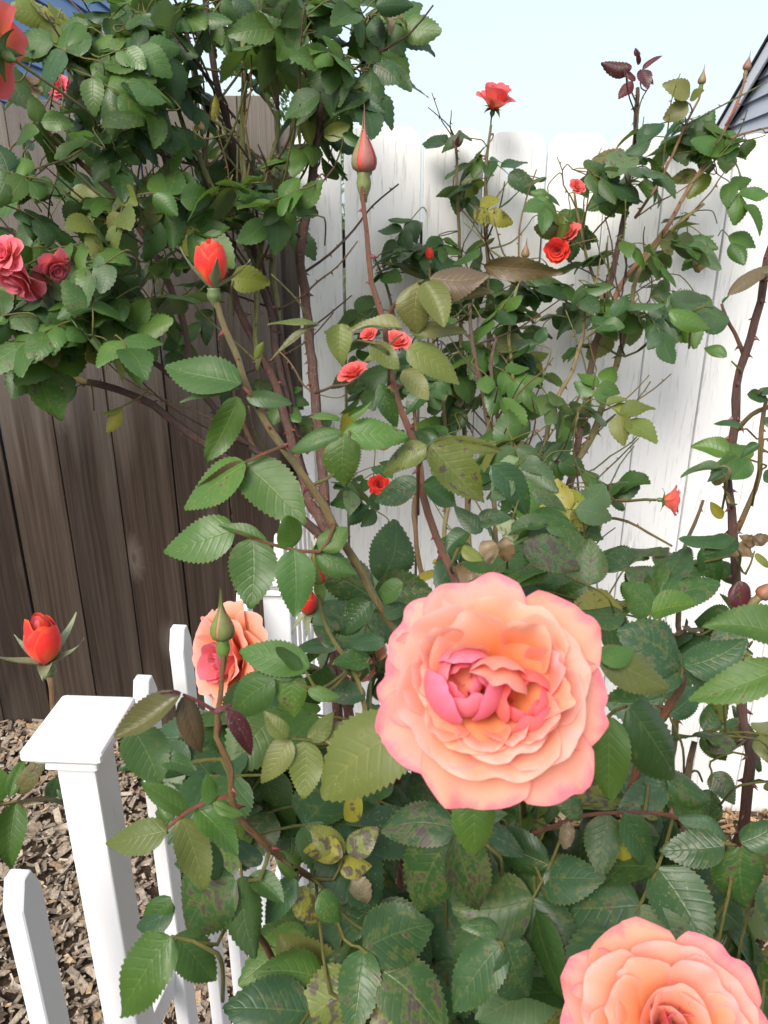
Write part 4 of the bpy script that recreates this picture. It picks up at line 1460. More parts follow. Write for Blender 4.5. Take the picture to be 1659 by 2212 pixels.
B.cane([(900, 1180, 1.66), (905, 1020, 1.7), (890, 850, 1.74), (860, 720, 1.78), (835, 620, 1.8), (810, 560, 1.8)], 0.005, 0.0024, (0.2, 0.15, 0.08), 26, 0.2, True)
B.cane([(960, 1250, 1.6), (970, 1050, 1.62), (960, 900, 1.64), (940, 780, 1.66), (930, 640, 1.68), (928, 570, 1.68)], 0.005, 0.0024, (0.2, 0.18, 0.08), 26, 0.2, True)
B.cane([(1105, 1300, 1.6), (1150, 1200, 1.45), (1200, 1150, 1.35), (1260, 1180, 1.25)], 0.0045, 0.003, GREYB, 26, 0.3)
B.cane([(1290, 740, 1.72), (1350, 770, 1.68), (1400, 740, 1.66), (1440, 700, 1.64)], 0.003, 0.002, GREENC, 16, 0.2)

B.twigs((1120, 750, 260, 260), 50, (1.5, 1.85), (0.08, 0.24), TW, 0.0018)
B.twigs((1380, 480, 220, 240), 26, (1.55, 1.8), (0.08, 0.2), TW, 0.0016)
B.twigs((1130, 1080, 200, 200), 24, (1.3, 1.7), (0.1, 0.25), TW, 0.0018)
B.twigs((1000, 450, 120, 180), 8, (1.65, 1.85), (0.06, 0.14), TW, 0.0014)
LB = (0.050, 0.070)
B.fill((1060, 340, 90, 50), 5, (1.66, 1.78), LB, 'B', maxgap=0.12)
B.fill((1010, 470, 110, 110), 9, (1.66, 1.84), LB, 'B', maxgap=0.13)
B.fill((1290, 370, 130, 60), 9, (1.58, 1.74), LB, 'B')
B.fill((1450, 330, 130, 80), 9, (1.58, 1.72), LB, 'B')
B.fill((1440, 490, 150, 60), 11, (1.58, 1.76), LB, 'B')
B.fill((1600, 300, 60, 30), 3, (1.56, 1.66), LB, 'B', pal='mid')
B.fill((1225, 450, 60, 90), 4, (1.64, 1.78), LB, 'B')
B.fill((830, 560, 60, 60), 4, (1.72, 1.9), LB, 'B')
B.fill((1060, 640, 200, 80), 13, (1.55, 1.85), LB, 'B')
B.fill((1110, 750, 200, 90), 22, (1.5, 1.86), LB, 'B')
B.fill((1000, 720, 180, 100), 11, (1.6, 1.9), LB, 'B')
B.fill((1300, 640, 120, 70), 9, (1.6, 1.8), LB, 'B')
B.fill((1410, 640, 90, 80), 6, (1.58, 1.75), LB, 'B', maxgap=0.16)
B.fill((1000, 880, 160, 70), 8, (1.5, 1.8), LB, 'B')
B.fill((1170, 870, 110, 60), 7, (1.45, 1.7), LB, 'B')
B.fill((860, 760, 110, 90), 7, (1.6, 1.86), LB, 'B')
B.fill((1120, 1050, 180, 120), 16, (1.25, 1.65), LB, 'B')
B.fill((1270, 1140, 110, 45), 7, (1.2, 1.5), LB, 'B')
B.fill((1190, 1230, 170, 60), 9, (1.1, 1.5), LB, 'B', avoid=[(1440, 1090, 140, 120)])
B.fill((800, 1080, 90, 100), 6, (1.5, 1.75), (0.04, 0.055), 'B')
# picked-out ones
B.hand(1.60, [(1385, 190), (1382, 165)], [(1395, 165, 1415, 180, .6, 0, 'purple'), (1380, 120, 1372, 100, .5, 0, 'purple'), (1365, 175, 1345, 190, .7, 0, 'purple'), (1365, 145, 1300, 135, .7, 0, 'purple'), (1388, 150, 1432, 110, .4, 0, 'purple'), (1385, 150, 1398, 190, .9, 0, 'purple'), (1372, 175, 1350, 150, .5, 0, 'purple'), (1380, 140, 1378, 112, .5, 0, 'purple')], 'purple', 0, (0.2, .05, .05, 0), quality='coarse')
B.hand(1.70, [(986, 330), (984, 315)], [(984, 318, 978, 300, .5, 0, 'purple'), (985, 318, 990, 294, .4, 0, 'purple'), (987, 318, 1000, 303, .4, 0, 'purple')], 'purple', 0, quality='coarse')
B.hand(1.58, [(1490, 225), (1475, 215)], [(1490, 205, 1442, 178, 1.1, 0, 'olive'), (1490, 215, 1520, 195, 1.0, 0, 'olive'), (1485, 222, 1435, 255, 1.0, 0, 'olive')], 'olive', 0, quality='coarse')
B.hand(1.60, [(1350, 380), (1345, 350)], [(1350, 345, 1285, 320, 1.0, 0, 'olive', .9), (1352, 335, 1400, 290, .9), (1365, 330, 1320, 385, 1.1, 0, 'grey', .8)], 'deep', 0.3, quality='coarse')
bloom(B, P(1065, 238, 1.70), Vector((0.15, -0.35, 0.95)), 0.049, M['coral'], 'coral bloom standing above the top of the white fence', seed=21, openness=0.74, rings=[(5, 1.05, 1.0, 66, 96, 0.75, 0.05), (5, 1.08, 1.0, 42, 24, 0.6, 0.07), (4, 0.95, 0.9, 30, 10, 0.45, 0.08), (4, 0.7, 0.7, 8, 0, 0.30, 0.08)])
bloom(B, P(1230, 520, 1.64), Vector((-0.5, -0.35, 0.7)), 0.038, M['coral'], 'coral bloom half hidden behind leaves', seed=22, openness=0.8)
bloom(B, P(1206, 540, 1.60), Vector((-0.3, -0.8, -0.1)), 0.028, M['red'], 'red bloom tucked under the coral one', seed=28, openness=0.8)
bloom(B, P(1243, 408, 1.58), Vector((0.2, -0.7, 0.5)), 0.019, M['coral'], 'small coral bloom peeping between leaves', seed=23, openness=0.8)
bloom(B, P(1430, 1080, 1.19), Vector((0.9, -0.3, 0.02)), 0.031, M['coral'], 'coral bloom facing sideways at the end of a thin stem', seed=24, openness=0.62)
bloom(B, P(856, 748, 1.30), Vector((0.1, -0.5, 0.8)), 0.026, M['coral'], 'bright coral bloom in the middle of the leaves', seed=25, openness=0.75)
bloom(B, P(800, 728, 1.40), Vector((-0.3, -0.5, 0.6)), 0.018, M['coral'], 'little coral bloom above the orange one', seed=26, openness=0.75)
bloom(B, P(818, 1048, 1.62), Vector((0.1, -0.8, 0.3)), 0.026, M['red'], 'red bloom in the shade behind the front stems', seed=27, openness=0.75)
open_bud(B, P(929, 562, 1.66), Vector((-0.1, -0.1, 1)), 0.026, 'small red bud on an upright twig', seed=31, sep_phi=(20, -5))
open_bud(B, P(1463, 222, 1.60), Vector((0.0, -0.1, 1)), 0.026, 'tiny red bud between olive leaves', seed=32, sep_phi=(20, -5))
closed_bud(B, P(1134, 556, 1.56), Vector((0.05, 0, 1)), 0.030, 'green bud on a pale green twig', seed=33, col=(0.2, 0.24, 0.07))
closed_bud(B, P(1515, 182, 1.62), Vector((0.05, 0, 1)), 0.030, 'green bud above olive leaves', seed=34)
closed_bud(B, P(1612, 152, 1.62), Vector((0.1, 0, 1)), 0.030, 'green bud on a red branching stalk', seed=35, col=(0.2, 0.16, 0.07))

# ---------------------------------------------------------------- C: straggly bush at the right
C = Bush('rose_bush', 'straggly thorny rose bush with dry brown leaves in front of the white fence', GRP, (0.50, 0.92, gz(0.5)))
C.cane([(1606, 1760, 0.90), (1600, 1500, 0.92), (1592, 1300, 0.93), (1588, 1200, 0.93), (1577, 1100, 0.93), (1572, 1030, 0.93), (1582, 950, 0.93), (1592, 860, 0.92), (1600, 800, 0.92), (1620, 730, 0.91), (1640, 650, 0.90), (1660, 560, 0.89), (1690, 470, 0.88)], 0.0058, 0.0040, (0.085, 0.047, 0.040), 90, 0.2, True, tcol=(0.13, 0.05, 0.05, 1))
C.cane([(1586, 935, 0.93), (1612, 905, 0.91), (1640, 885, 0.90), (1690, 870, 0.89)], 0.0032, 0.0024, (0.17, 0.15, 0.07), 30, 0.1)
C.cane([(1608, 770, 0.92), (1586, 720, 0.91), (1570, 685, 0.90), (1560, 655, 0.90)], 0.0026, 0.0016, (0.2, 0.1, 0.07), 16, 0.1)
C.cane([(1590, 1150, 0.93), (1615, 1090, 0.92), (1640, 1020, 0.91), (1645, 930, 0.90), (1655, 860, 0.89)], 0.0034, 0.0022, (0.2, 0.14, 0.07), 30, 0.1)
C.cane([(1470, 1480, 1.05), (1465, 1350, 1.10), (1468, 1260, 1.12), (1472, 1200, 1.12), (1500, 1130, 1.10), (1520, 1080, 1.1)], 0.0042, 0.0022, (0.17, 0.13, 0.07), 50, 0.2, True)
C.cane([(1470, 1290, 1.12), (1500, 1240, 1.08), (1540, 1225, 1.05), (1560, 1200, 1.02)], 0.0026, 0.0018, (0.17, 0.13, 0.07), 24, 0.1)
C.hand(0.85, [(1600, 1195), (1570, 1175)], [(1575, 1160, 1470, 1180, .62, 35), (1590, 1165, 1520, 1200, .9, 15)], 'deep', 0.1)
C.hand(0.88, [(1570, 1040), (1560, 1020)], [(1560, 1015, 1475, 1010, .55, 40), (1570, 1010, 1530, 1030, .8, 20)], 'deep', 0.0)
C.hand(0.88, [(1600, 800), (1580, 780)], [(1570, 770, 1523, 745, .7), (1575, 690, 1440, 660, .75, 15, 'grey'), (1560, 655, 1575, 640, .5)], 'mid', 0)
C.hand(0.86, [(1500, 670), (1540, 665)], [(1440, 668, 1560, 640, .72, 30, 'grey'), (1445, 675, 1545, 690, .7, 0)], 'mid', 0.0)
C.hand(0.86, [(1655, 600), (1650, 595)], [(1655, 575, 1570, 605, .5, 40, 'bronze'), (1640, 590, 1690, 560, .6, 0, 'bronze')], 'bronze', 0)
C.hand(0.90, [(1580, 1080), (1560, 1050)], [(1560, 1005, 1540, 1060, 1.0, 0, 'brown', 0), (1572, 1085, 1610, 1070, 1.0, 0, 'brown', 0), (1560, 1120, 1535, 1085, .7, 0, 'yellow', 0)], 'brown', 0)
C.hand(0.88, [(1610, 1240), (1630, 1190)], [(1630, 1180, 1600, 1150, 1.0, 0, 'brown', .2), (1632, 1178, 1665, 1140, 1.0, 0, 'brown', .2), (1625, 1195, 1575, 1175, .8, 0, 'brown', .1), (1630, 1200, 1680, 1215, .7, 0, 'yellow', .2)], 'brown', 0.1)
C.hand(0.95, [(1500, 1220), (1540, 1230)], [(1540, 1225, 1455, 1180 + 45, .7, 20), (1555, 1215, 1600, 1260, .8), (1520, 1180, 1560, 1265, .8)], 'deep', 0.0)
C.hand(0.80, [(1640, 1010), (1650, 950)], [(1600, 920, 1545, 900, .55, 30), (1650, 905, 1700, 915, .8), (1640, 960, 1600, 985, .7), (1650, 1040, 1700, 1010, .7)], 'deep', 0.0)
C.hand(0.9, [(1590, 1290), (1600, 1280)], [(1595, 1255, 1620, 1330, .8, 0, 'purple', 0)], 'purple', 0)
C.hand(0.86, [(1640, 850), (1650, 840)], [(1640, 850, 1690, 830, .7), (1615, 850, 1660, 865, .6)], 'deep', 0)
C.fill((1600, 1350, 90, 60), 5, (0.85, 1.0), (0.045, 0.055), 'D', 'fine')
C.fill((1560, 1650, 110, 130), 9, (0.72, 0.95), (0.04, 0.055), 'D', 'fine', spots=0.5)
C.fill((1640, 950, 30, 100), 3, (0.85, 1.0), (0.035, 0.045), 'D', 'fine')
closed_bud(C, P(1640, 1290, 0.85), Vector((0.5, 0, 0.6)), 0.030, 'olive bud leaning out beside a red young leaf', seed=41, col=(0.16, 0.13, 0.05))
closed_bud(C, P(1563, 1412, 0.72), Vector((0.0, 0, 1)), 0.017, 'very small green bud among spotted leaves', seed=42, col=(0.2, 0.28, 0.07))

# ---------------------------------------------------------------- D: bush close to the camera
D = Bush('rose_bush', 'leafy rose bush with big peach blooms beside the picket fence', GRP, (0.10, 0.70, gz(0.10)))
D.cane([(960, 1640, 0.66), (880, 1420, 0.62), (800, 1270, 0.60), (745, 1175, 0.60), (700, 1090, 0.60), (640, 1005, 0.61), (585, 925, 0.62), (540, 850, 0.63), (512, 780, 0.64), (490, 715, 0.65), (470, 655, 0.66)], 0.0034, 0.0026, (0.14, 0.125, 0.055), 44, 0.1, True, tcol=(0.17, 0.035, 0.038, 1))
D.cane([(1060, 1560, 0.66), (1010, 1350, 0.68), (978, 1235, 0.70), (942, 1160, 0.71), (914, 1060, 0.72), (898, 970, 0.73), (866, 880, 0.74), (838, 790, 0.75), (832, 700, 0.76), (804, 610, 0.77), (790, 500, 0.78), (784, 420, 0.78), (785, 395, 0.78)], 0.0040, 0.0022, (0.15, 0.075, 0.048), 50, 0.1, True, tcol=(0.17, 0.035, 0.038, 1))
D.cane([(832, 700, 0.76), (850, 660, 0.75), (885, 625, 0.73), (905, 610, 0.72)], 0.0024, 0.0018, REDC, 14, 0.0)
D.cane([(940, 2180, 0.86), (840, 2040, 0.80), (750, 1950, 0.70), (640, 1875, 0.57), (560, 1815, 0.52), (505, 1745, 0.50), (500, 1660, 0.49), (470, 1590, 0.49), (478, 1500, 0.49), (482, 1400, 0.49)], 0.0030, 0.0014, (0.19, 0.12, 0.055), 44, 0.1, True, tcol=(0.19, 0.035, 0.038, 1))
D.cane([(800, 1620, 0.60), (785, 1500, 0.60), (760, 1440, 0.60), (725, 1385, 0.60), (698, 1330, 0.60), (688, 1275, 0.60)], 0.0022, 0.0014, (0.19, 0.19, 0.07), 10, 0.1)
D.cane([(1130, 1860, 0.80), (1100, 1680, 0.60), (1075, 1540, 0.45), (1066, 1500, 0.40)], 0.0040, 0.0034, (0.17, 0.16, 0.07), 12, 0.1, True)
D.cane([(1560, 2390, 0.60), (1500, 2340, 0.50), (1440, 2290, 0.43)], 0.0050, 0.0038, (0.17, 0.16, 0.07), 12, 0.1, True)
D.cane([(700, 1760, 0.85), (640, 1600, 0.86), (560, 1470, 0.86), (530, 1430, 0.87)], 0.0045, 0.003, (0.17, 0.16, 0.07), 12, 0.1, True)
D.cane([(960, 2100, 0.88), (880, 1900, 0.84), (840, 1760, 0.78), (800, 1640, 0.70), (700, 1560, 0.6)], 0.0042, 0.0025, (0.19, 0.09, 0.055), 20, 0.2, True)
D.cane([(1250, 2100, 0.85), (1300, 1900, 0.80), (1340, 1780, 0.70), (1400, 1600, 0.66), (1470, 1480, 0.64), (1475, 1440, 0.64)], 0.0050, 0.0026, (0.19, 0.10, 0.055), 24, 0.2, True)
D.cane([(1100, 1820, 0.62), (1180, 1790, 0.60), (1260, 1762, 0.58), (1340, 1755, 0.58), (1450, 1760, 0.58), (1570, 1830, 0.58)], 0.0019, 0.0013, (0.16, 0.07, 0.05), 16, 0.0)
D.cane([(1000, 2150, 0.86), (1010, 1980, 0.80), (1060, 1850, 0.70)], 0.0036, 0.003, (0.16, 0.10, 0.06), 20, 0.1, True)
D.cane([(1440, 1900, 0.75), (1470, 1760, 0.78), (1500, 1600, 0.80)], 0.0045, 0.003, (0.14, 0.10, 0.06), 30, 0.2, True)
D.cane([(1600, 2100, 0.80), (1620, 1950, 0.72), (1640, 1820, 0.6)], 0.0045, 0.003, (0.14, 0.10, 0.06), 20, 0.2, True)
D.cane([(640, 2180, 0.80), (580, 2060, 0.68), (500, 1960, 0.56), (420, 1900, 0.53)], 0.0036, 0.0022, (0.19, 0.10, 0.055), 16, 0.1)
D.cane([(860, 1700, 0.9), (840, 1500, 0.92), (800, 1400, 0.94), (770, 1350, 0.96)], 0.005, 0.003, (0.14, 0.07, 0.06), 26, 0.2, True)
D.cane([(790, 1420, 0.95), (780, 1340, 0.95), (700, 1325, 0.94), (668, 1330, 0.93)], 0.003, 0.002, GREENC, 12, 0.1)

# leaves of the red-bud stem
D.hand(0.61, [(540, 850), (515, 830)], [(520, 828, 352, 762, 0.85, 10), (520, 838, 385, 835, 0.4, 40, 'grey'), (515, 858, 446, 998, 0.52, -30), (532, 858, 626, 868, .55, 30, 'grey')], 'mid', 0.0, (0.2, 0.1, 0.06, 0))
D.hand(0.59, [(610, 965), (560, 985), (530, 1000)], [(530, 1003, 374, 1078, 0.85, 20), (525, 1000, 655, 1128, 0.72, 5), (532, 1000, 415, 1090, .55, -35, 'bronze')], 'mid', 0.02, (0.2, 0.1, 0.06, 0))
D.hand(0.575, [(720, 1140), (690, 1192), (600, 1180), (505, 1148)], [(507, 1143, 340, 1182, 0.86, 0), (545, 1162, 540, 1312, 0.86, 0), (578, 1172, 482, 1112, .34, 30), (628, 1186, 615, 1112, 1.0, 20), (635, 1188, 640, 1330, 0.88, 0), (682, 1188, 768, 1232, .72, 10), (688, 1186, 742, 1135, .9, 10)], 'mid', 0.03, (0.2, 0.12, 0.06, 0))
D.hand(0.60, [(740, 1010), (755, 930)], [(738, 932, 628, 958, 0.62, 10), (742, 935, 880, 935, 0.72, 0), (735, 905, 680, 885, .5, 30), (742, 945, 750, 1048, 1.0, 0), (755, 900, 800, 870, .5, 30)], 'mid', 0.08, (0.3, 0.3, 0.1, 0))
D.hand(0.66, [(850, 850), (835, 840)], [(822, 828, 850, 925, .6, 30)], 'deep', 0.0)
# olive and bronze young leaves under the tall bud
OL = (0.22, 0.09, 0.06, 0)
D.hand(0.71, [(905, 610), (915, 605)], [(905, 610, 908, 712, 0.98, 0), (930, 600, 1052, 606, 0.82, 0, 'bronze'), (918, 610, 958, 705, .75, 10), (985, 640, 1062, 628, .5, 20, 'bronze')], 'olive', 0.0, OL)
D.hand(0.70, [(1040, 620), (1050, 590)], [(1045, 575, 1212, 592, .38, 40, 'bronze')], 'bronze', 0.0, OL, attach=False)
D.hand(0.69, [(838, 760), (800, 740), (770, 735)], [(760, 735, 705, 700, .9, 15, 'grey'), (735, 700, 740, 785, .85, 0, 'olive'), (690, 702, 572, 745, .22, 40, 'bronze'), (690, 700, 582, 672, .3, 40, 'olive'), (800, 745, 862, 795, .8)], 'olive', 0.02, OL)
D.hand(0.73, [(836, 750), (870, 722)], [(868, 712, 752, 692, .5, 30), (885, 715, 1012, 716, .42, 30, 'bronze'), (880, 752, 998, 818, .72, 10), (870, 800, 925, 862, .72, 0), (850, 760, 790, 765, .5, 25)], 'olive', 0.02, OL)
D.hand(0.62, [(905, 1010), (925, 965)], [(920, 962, 818, 1005, .72, 10, 'olive', .3), (930, 962, 1060, 1075, .78, 0, 'olive', .55), (948, 955, 1098, 978, .36, 30, 'olive'), (965, 1000, 1020, 940, .5, 20, 'mid')], 'olive', 0.3, OL)
D.hand(0.72, [(915, 1080), (920, 1040)], [(915, 1045, 998, 1085, .9, 0), (905, 1040, 800, 1075, .8, 0), (990, 1030, 900, 1050, .7), (930, 1020, 1000, 1000, .7)], 'deep', 0.4)
D.hand(0.66, [(975, 1220), (1000, 1160)], [(1010, 1150, 960, 1185, .9), (1030, 1130, 1100, 1110, .9), (1040, 1150, 985, 1090, .7), (1090, 1160, 1100, 1240, .8, 0, 'brown', 0), (1040, 1170, 1090, 1235, .9, 0, 'brown', .1), (1000, 1180, 1040, 1215, .8, 0, 'yellow', .8)], 'deep', 0.4)
D.hand(0.80, [(1000, 1300), (1120, 1190)], [(1130, 1170, 1260, 1225, .8, 0, 'deep', .9), (1120, 1160, 1085, 1130, 1.0, 0, 'pale', .6), (1140, 1140, 1230, 1160, .6, 20), (1175, 1135, 1090, 1140, .7, 20), (1180, 1140, 1260, 1150, .7, 20)], 'deep', 0.3)
D.hand(0.82, [(1100, 1150), (1120, 1080)], [(1062, 1005, 1160, 1110, .72, 0), (1150, 1060, 1230, 1100, .6, 10), (1110, 1040, 1060, 1080, .8), (1150, 1110, 1240, 1120, .6, 20)], 'deep', 0.1)
# around the green bud
D.hand(0.50, [(470, 1590), (470, 1540), (395, 1500)], [(390, 1500, 252, 1590, 0.52, 10, 'bronze'), (392, 1498, 318, 1478, .35, 30, 'purple'), (395, 1505, 448, 1628, 0.62, 0, 'bronze')], 'bronze', 0.0, (0.16, 0.04, 0.04, 0))
D.hand(0.49, [(465, 1565), (480, 1535)], [(492, 1530, 548, 1640, 0.50, 10, 'purple'), (462, 1540, 500, 1520, .4, 20, 'purple')], 'purple', 0.0, (0.16, 0.04, 0.04, 0))
D.hand(0.56, [(700, 1500), (660, 1450)], [(668, 1440, 516, 1398, 0.72, 0), (655, 1442, 590, 1405, .55, 10)], 'mid', 0.02)
D.hand(0.56, [(690, 1490), (640, 1470)], [(592, 1468, 480, 1550, 0.90, 0), (630, 1450, 628, 1552, 0.95, 0), (665, 1490, 730, 1500, .6), (640, 1460, 565, 1440, .5, 20)], 'mid', 0.02)
D.hand(0.66, [(760, 1440), (740, 1400)], [(740, 1395, 630, 1375, .55, 20), (745, 1400, 770, 1470, .9), (720, 1400, 680, 1340, .6, 10), (735, 1360, 700, 1330, .7)], 'deep', 0.05)
D.hand(0.60, [(780, 1450), (800, 1420)], [(800, 1300, 740, 1370, .9, 0), (870, 1260, 800, 1290, .9, 0), (830, 1330, 890, 1300, .8), (800, 1420, 720, 1430, .7), (790, 1500, 690, 1490, .7), (830, 1380, 760, 1400, .8)], 'deep', 0.08)
D.hand(0.52, [(760, 1600), (700, 1600), (625, 1595)], [(622, 1592, 578, 1540, 0.85, 0), (625, 1595, 560, 1692, 0.78, 0), (660, 1600, 655, 1725, 0.78, 0), (700, 1598, 780, 1560, .8), (665, 1598, 725, 1545, .75)], 'olive', 0.0, (0.28, 0.08, 0.07, 0))
D.hand(0.42, [(990, 1620), (880, 1580)], [(892, 1575, 668, 1712, 0.82, 0, 'olive')], 'olive', 0.08)
D.hand(0.50, [(500, 1720), (440, 1735), (395, 1760), (360, 1790)], [(360, 1795, 212, 1815, 0.72, 0, 'olive'), (392, 1765, 442, 1928, 0.54, 0, 'olive'), (425, 1745, 520, 1828, 0.74, 0, 'mid'), (450, 1740, 450, 1668, 0.62, 0), (405, 1755, 310, 1690, 0.55, 10), (375, 1770, 340, 1740, .8), (460, 1735, 522, 1750, .6)], 'mid', 0.0, (0.25, 0.09, 0.06, 0))
D.hand(0.52, [(480, 1640), (400, 1650), (350, 1640)], [(285, 1572, 345, 1695, 0.90, 0), (350, 1640, 418, 1650, .8, 0), (340, 1600, 260, 1600, .5)], 'deep', 0.0)
D.hand(0.52, [(560, 1900), (520, 1895)], [(508, 1900, 368, 2035, 0.84, 0, 'deep', .45), (520, 1895, 545, 2048, 0.66, 0), (540, 1890, 610, 1950, 0.75, 0), (460, 1880, 380, 1850, .7), (470, 1900, 440, 1820, .75)], 'deep', 0.2)
D.hand(0.53, [(470, 2040), (380, 2020)], [(378, 1965, 280, 1985, 0.95, 0), (370, 1940, 290, 2040, .7, 0), (382, 2022, 475, 2132, 0.80, 0, 'mid')], 'deep', 0.02)
D.hand(0.46, [(470, 2060), (370, 2022)], [(368, 2022, 226, 2205, 0.78, 0, 'mid', 0.05)], 'mid', 0.03)
D.hand(0.55, [(640, 1880), (600, 1840)], [(560, 1870, 520, 1800, .8), (600, 1840, 660, 1900, .7, 0, 'mid', .5), (640, 1900, 560, 1990, .8), (640, 1920, 700, 1990, .8, 0, 'yellow', .9), (690, 1930, 750, 1990, .9, 0, 'mid', .3)], 'deep', 0.2)
D.hand(0.60, [(720, 1900), (740, 1850)], [(740, 1850, 680, 1780, .9, 0, 'yellow', .95), (750, 1840, 800, 1790, .9, 0, 'yellow', .95), (730, 1870, 800, 1860, .9, 0, 'yellow', .9), (740, 1850, 650, 1830, .8, 0, 'yellow', .9), (780, 1720, 730, 1780, .8, 0, 'yellow', .9), (760, 1900, 820, 1960, 1.0, 0, 'brown', .6)], 'yellow', 0.9)
# below and beside the big bloom
D.hand(0.56, [(1080, 1850), (985, 1795)], [(985, 1790, 818, 1778, 0.72, 0, 'deep', .55), (965, 1815, 885, 2005, 0.82, 0, 'deep', .1), (985, 1805, 1055, 1985, 0.74, 0, 'deep', .5), (1000, 1790, 1080, 1750, .8, 0), (1020, 1790, 1150, 1840, .7, 0, 'deep', .3)], 'deep', 0.3)
D.hand(0.43, [(1060, 1650), (1030, 1710)], [(1028, 1690, 1040, 1862, 0.88, 0, 'mid')], 'mid', 0.02)
D.hand(0.46, [(1260, 1560), (1320, 1545)], [(1318, 1550, 1312, 1745, 0.66, 0, 'mid'), (1290, 1410, 1470, 1470, 0.62, 0, 'olive', .05), (1300, 1430, 1375, 1380, .7, 0, 'mid')], 'mid', 0.0)
D.hand(0.47, [(1300, 1560), (1355, 1525)], [(1360, 1528, 1532, 1700, 0.62, 0, 'deep')], 'deep', 0.0)
D.hand(0.60, [(1470, 1480), (1475, 1440)], [(1470, 1440, 1362, 1368, .95, 0, 'deep', .65), (1478, 1440, 1600, 1395, .85, 0, 'deep', .5), (1480, 1450, 1560, 1500, .8, 0, 'deep', .4), (1465, 1450, 1400, 1480, .8)], 'deep', 0.5)
D.hand(0.44, [(1700, 1400), (1670, 1365)], [(1690, 1372, 1540, 1335, .78, 5), (1700, 1440, 1495, 1488, .62, 5)], 'mid', 0.02)
D.hand(0.58, [(1340, 1757), (1345, 1750)], [(1315, 1760, 1300, 1882, 0.88, 0, 'deep', .5), (1345, 1758, 1420, 1885, .66, 0, 'deep', .3), (1350, 1765, 1370, 1900, .55, 0, 'yellow', .5), (1260, 1765, 1205, 1730, .8), (1230, 1775, 1215, 1860, .7, 0, 'brown', .1)], 'deep', 0.3)
D.hand(0.56, [(1560, 1820), (1590, 1825)], [(1565, 1828, 1428, 1838, .88, 0, 'deep', .35), (1600, 1830, 1630, 1990, .85, 0, 'deep', .5), (1570, 1815, 1480, 1770, .6), (1600, 1820, 1680, 1780, .9)], 'deep', 0.35)
D.hand(0.60, [(1400, 1700), (1390, 1690)], [(1440, 1690, 1335, 1760, .8, 0, 'deep', .4), (1440, 1680, 1560, 1720, .7, 0, 'deep', .5)], 'deep', 0.4)
D.hand(0.50, [(1090, 2060), (1075, 2030)], [(1085, 2035, 960, 2180, .82, 0, 'deep', .3), (1095, 2040, 1170, 2180, .82, 0, 'deep', .5), (1080, 2010, 1010, 1990, .7)], 'deep', 0.4)
# spotted leaves filling the body of the bush
LD = (0.058, 0.074)
D.fill((1150, 1960, 420, 200), 20, (0.60, 0.78), LD, 'D', 'fine', spots=0.42, toward=0.5)
D.fill((810, 2080, 190, 130), 14, (0.56, 0.72), LD, 'D', 'fine', spots=0.45, toward=0.5, avoid=[(560, 2140, 140, 130)])
D.fill((1480, 1900, 180, 180), 12, (0.58, 0.76), LD, 'D', 'fine', spots=0.4, toward=0.5)
D.fill((1230, 2120, 250, 110), 10, (0.54, 0.68), LD, 'D', 'fine', spots=0.4, toward=0.5)
D.fill((760, 1760, 160, 80), 6, (0.70, 0.86), LD, 'D', 'fine', spots=0.55)
D.fill((720, 1640, 120, 90), 6, (0.66, 0.82), LD, 'D', 'fine', spots=0.1)
D.fill((540, 1720, 110, 130), 6, (0.60, 0.76), LD, 'D', 'fine', spots=0.1)
D.fill((600, 1560, 70, 70), 3, (0.66, 0.8), LD, 'D', 'fine', spots=0.0)
D.fill((770, 1430, 120, 110), 7, (0.72, 0.9), LD, 'D', 'fine', spots=0.1)
D.fill((1380, 1330, 110, 70), 5, (0.8, 1.0), LD, 'D', 'fine', spots=0.5, maxgap=0.4, avoid=[(1450, 1150, 130, 140)])
D.fill((1280, 1290, 90, 50), 4, (0.8, 1.0), LD, 'D', 'fine', spots=0.4, maxgap=0.4)
D.fill((1610, 2120, 80, 110), 6, (0.5, 0.66), LD, 'D', 'fine', spots=0.3)
D.fill((1100, 2000, 500, 220), 24, (0.80, 1.1), LD, 'D', 'fine', spots=0.4, maxgap=0.4)

# red bud on the long stem
open_bud(D, P(461, 622, 0.66), Vector((-0.02, 0.05, 1)), 0.0385, 'half open red bud with green sepals on a long stem', seed=53, sep_phi=(58, 40))
# pointed pink bud
closed_bud(D, P(786, 372, 0.78), Vector((0.01, 0, 1)), 0.046, 'tall pointed bud flushed pink on a thorny stem', seed=52, col=(0.17, 0.20, 0.07), flush=(0.33, 0.10, 0.10), tip=1.06, red=1)
# green buds
closed_bud(D, P(481, 1380, 0.49), Vector((0.02, 0.05, 1)), 0.0275, 'plump green bud in front of a peach bloom', seed=53, col=(0.11, 0.20, 0.04), flush=(0.15, 0.12, 0.045))
closed_bud(D, P(688, 1258, 0.60), Vector((-0.12, 0.0, 1)), 0.030, 'slim green bud showing a red edge', seed=54, col=(0.16, 0.25, 0.06), flush=(0.2, 0.2, 0.06), red=1)
open_bud(D, P(668, 1325, 0.92), Vector((-0.1, -0.2, 0.9)), 0.034, 'red bud in the shade of the leaves', seed=55, sep_phi=(95, 130))
bloom(D, P(785, 1420, 0.95), Vector((0.2, -0.5, 0.3)), 0.03, M['peach'], 'peach bloom mostly hidden by leaves', seed=56)


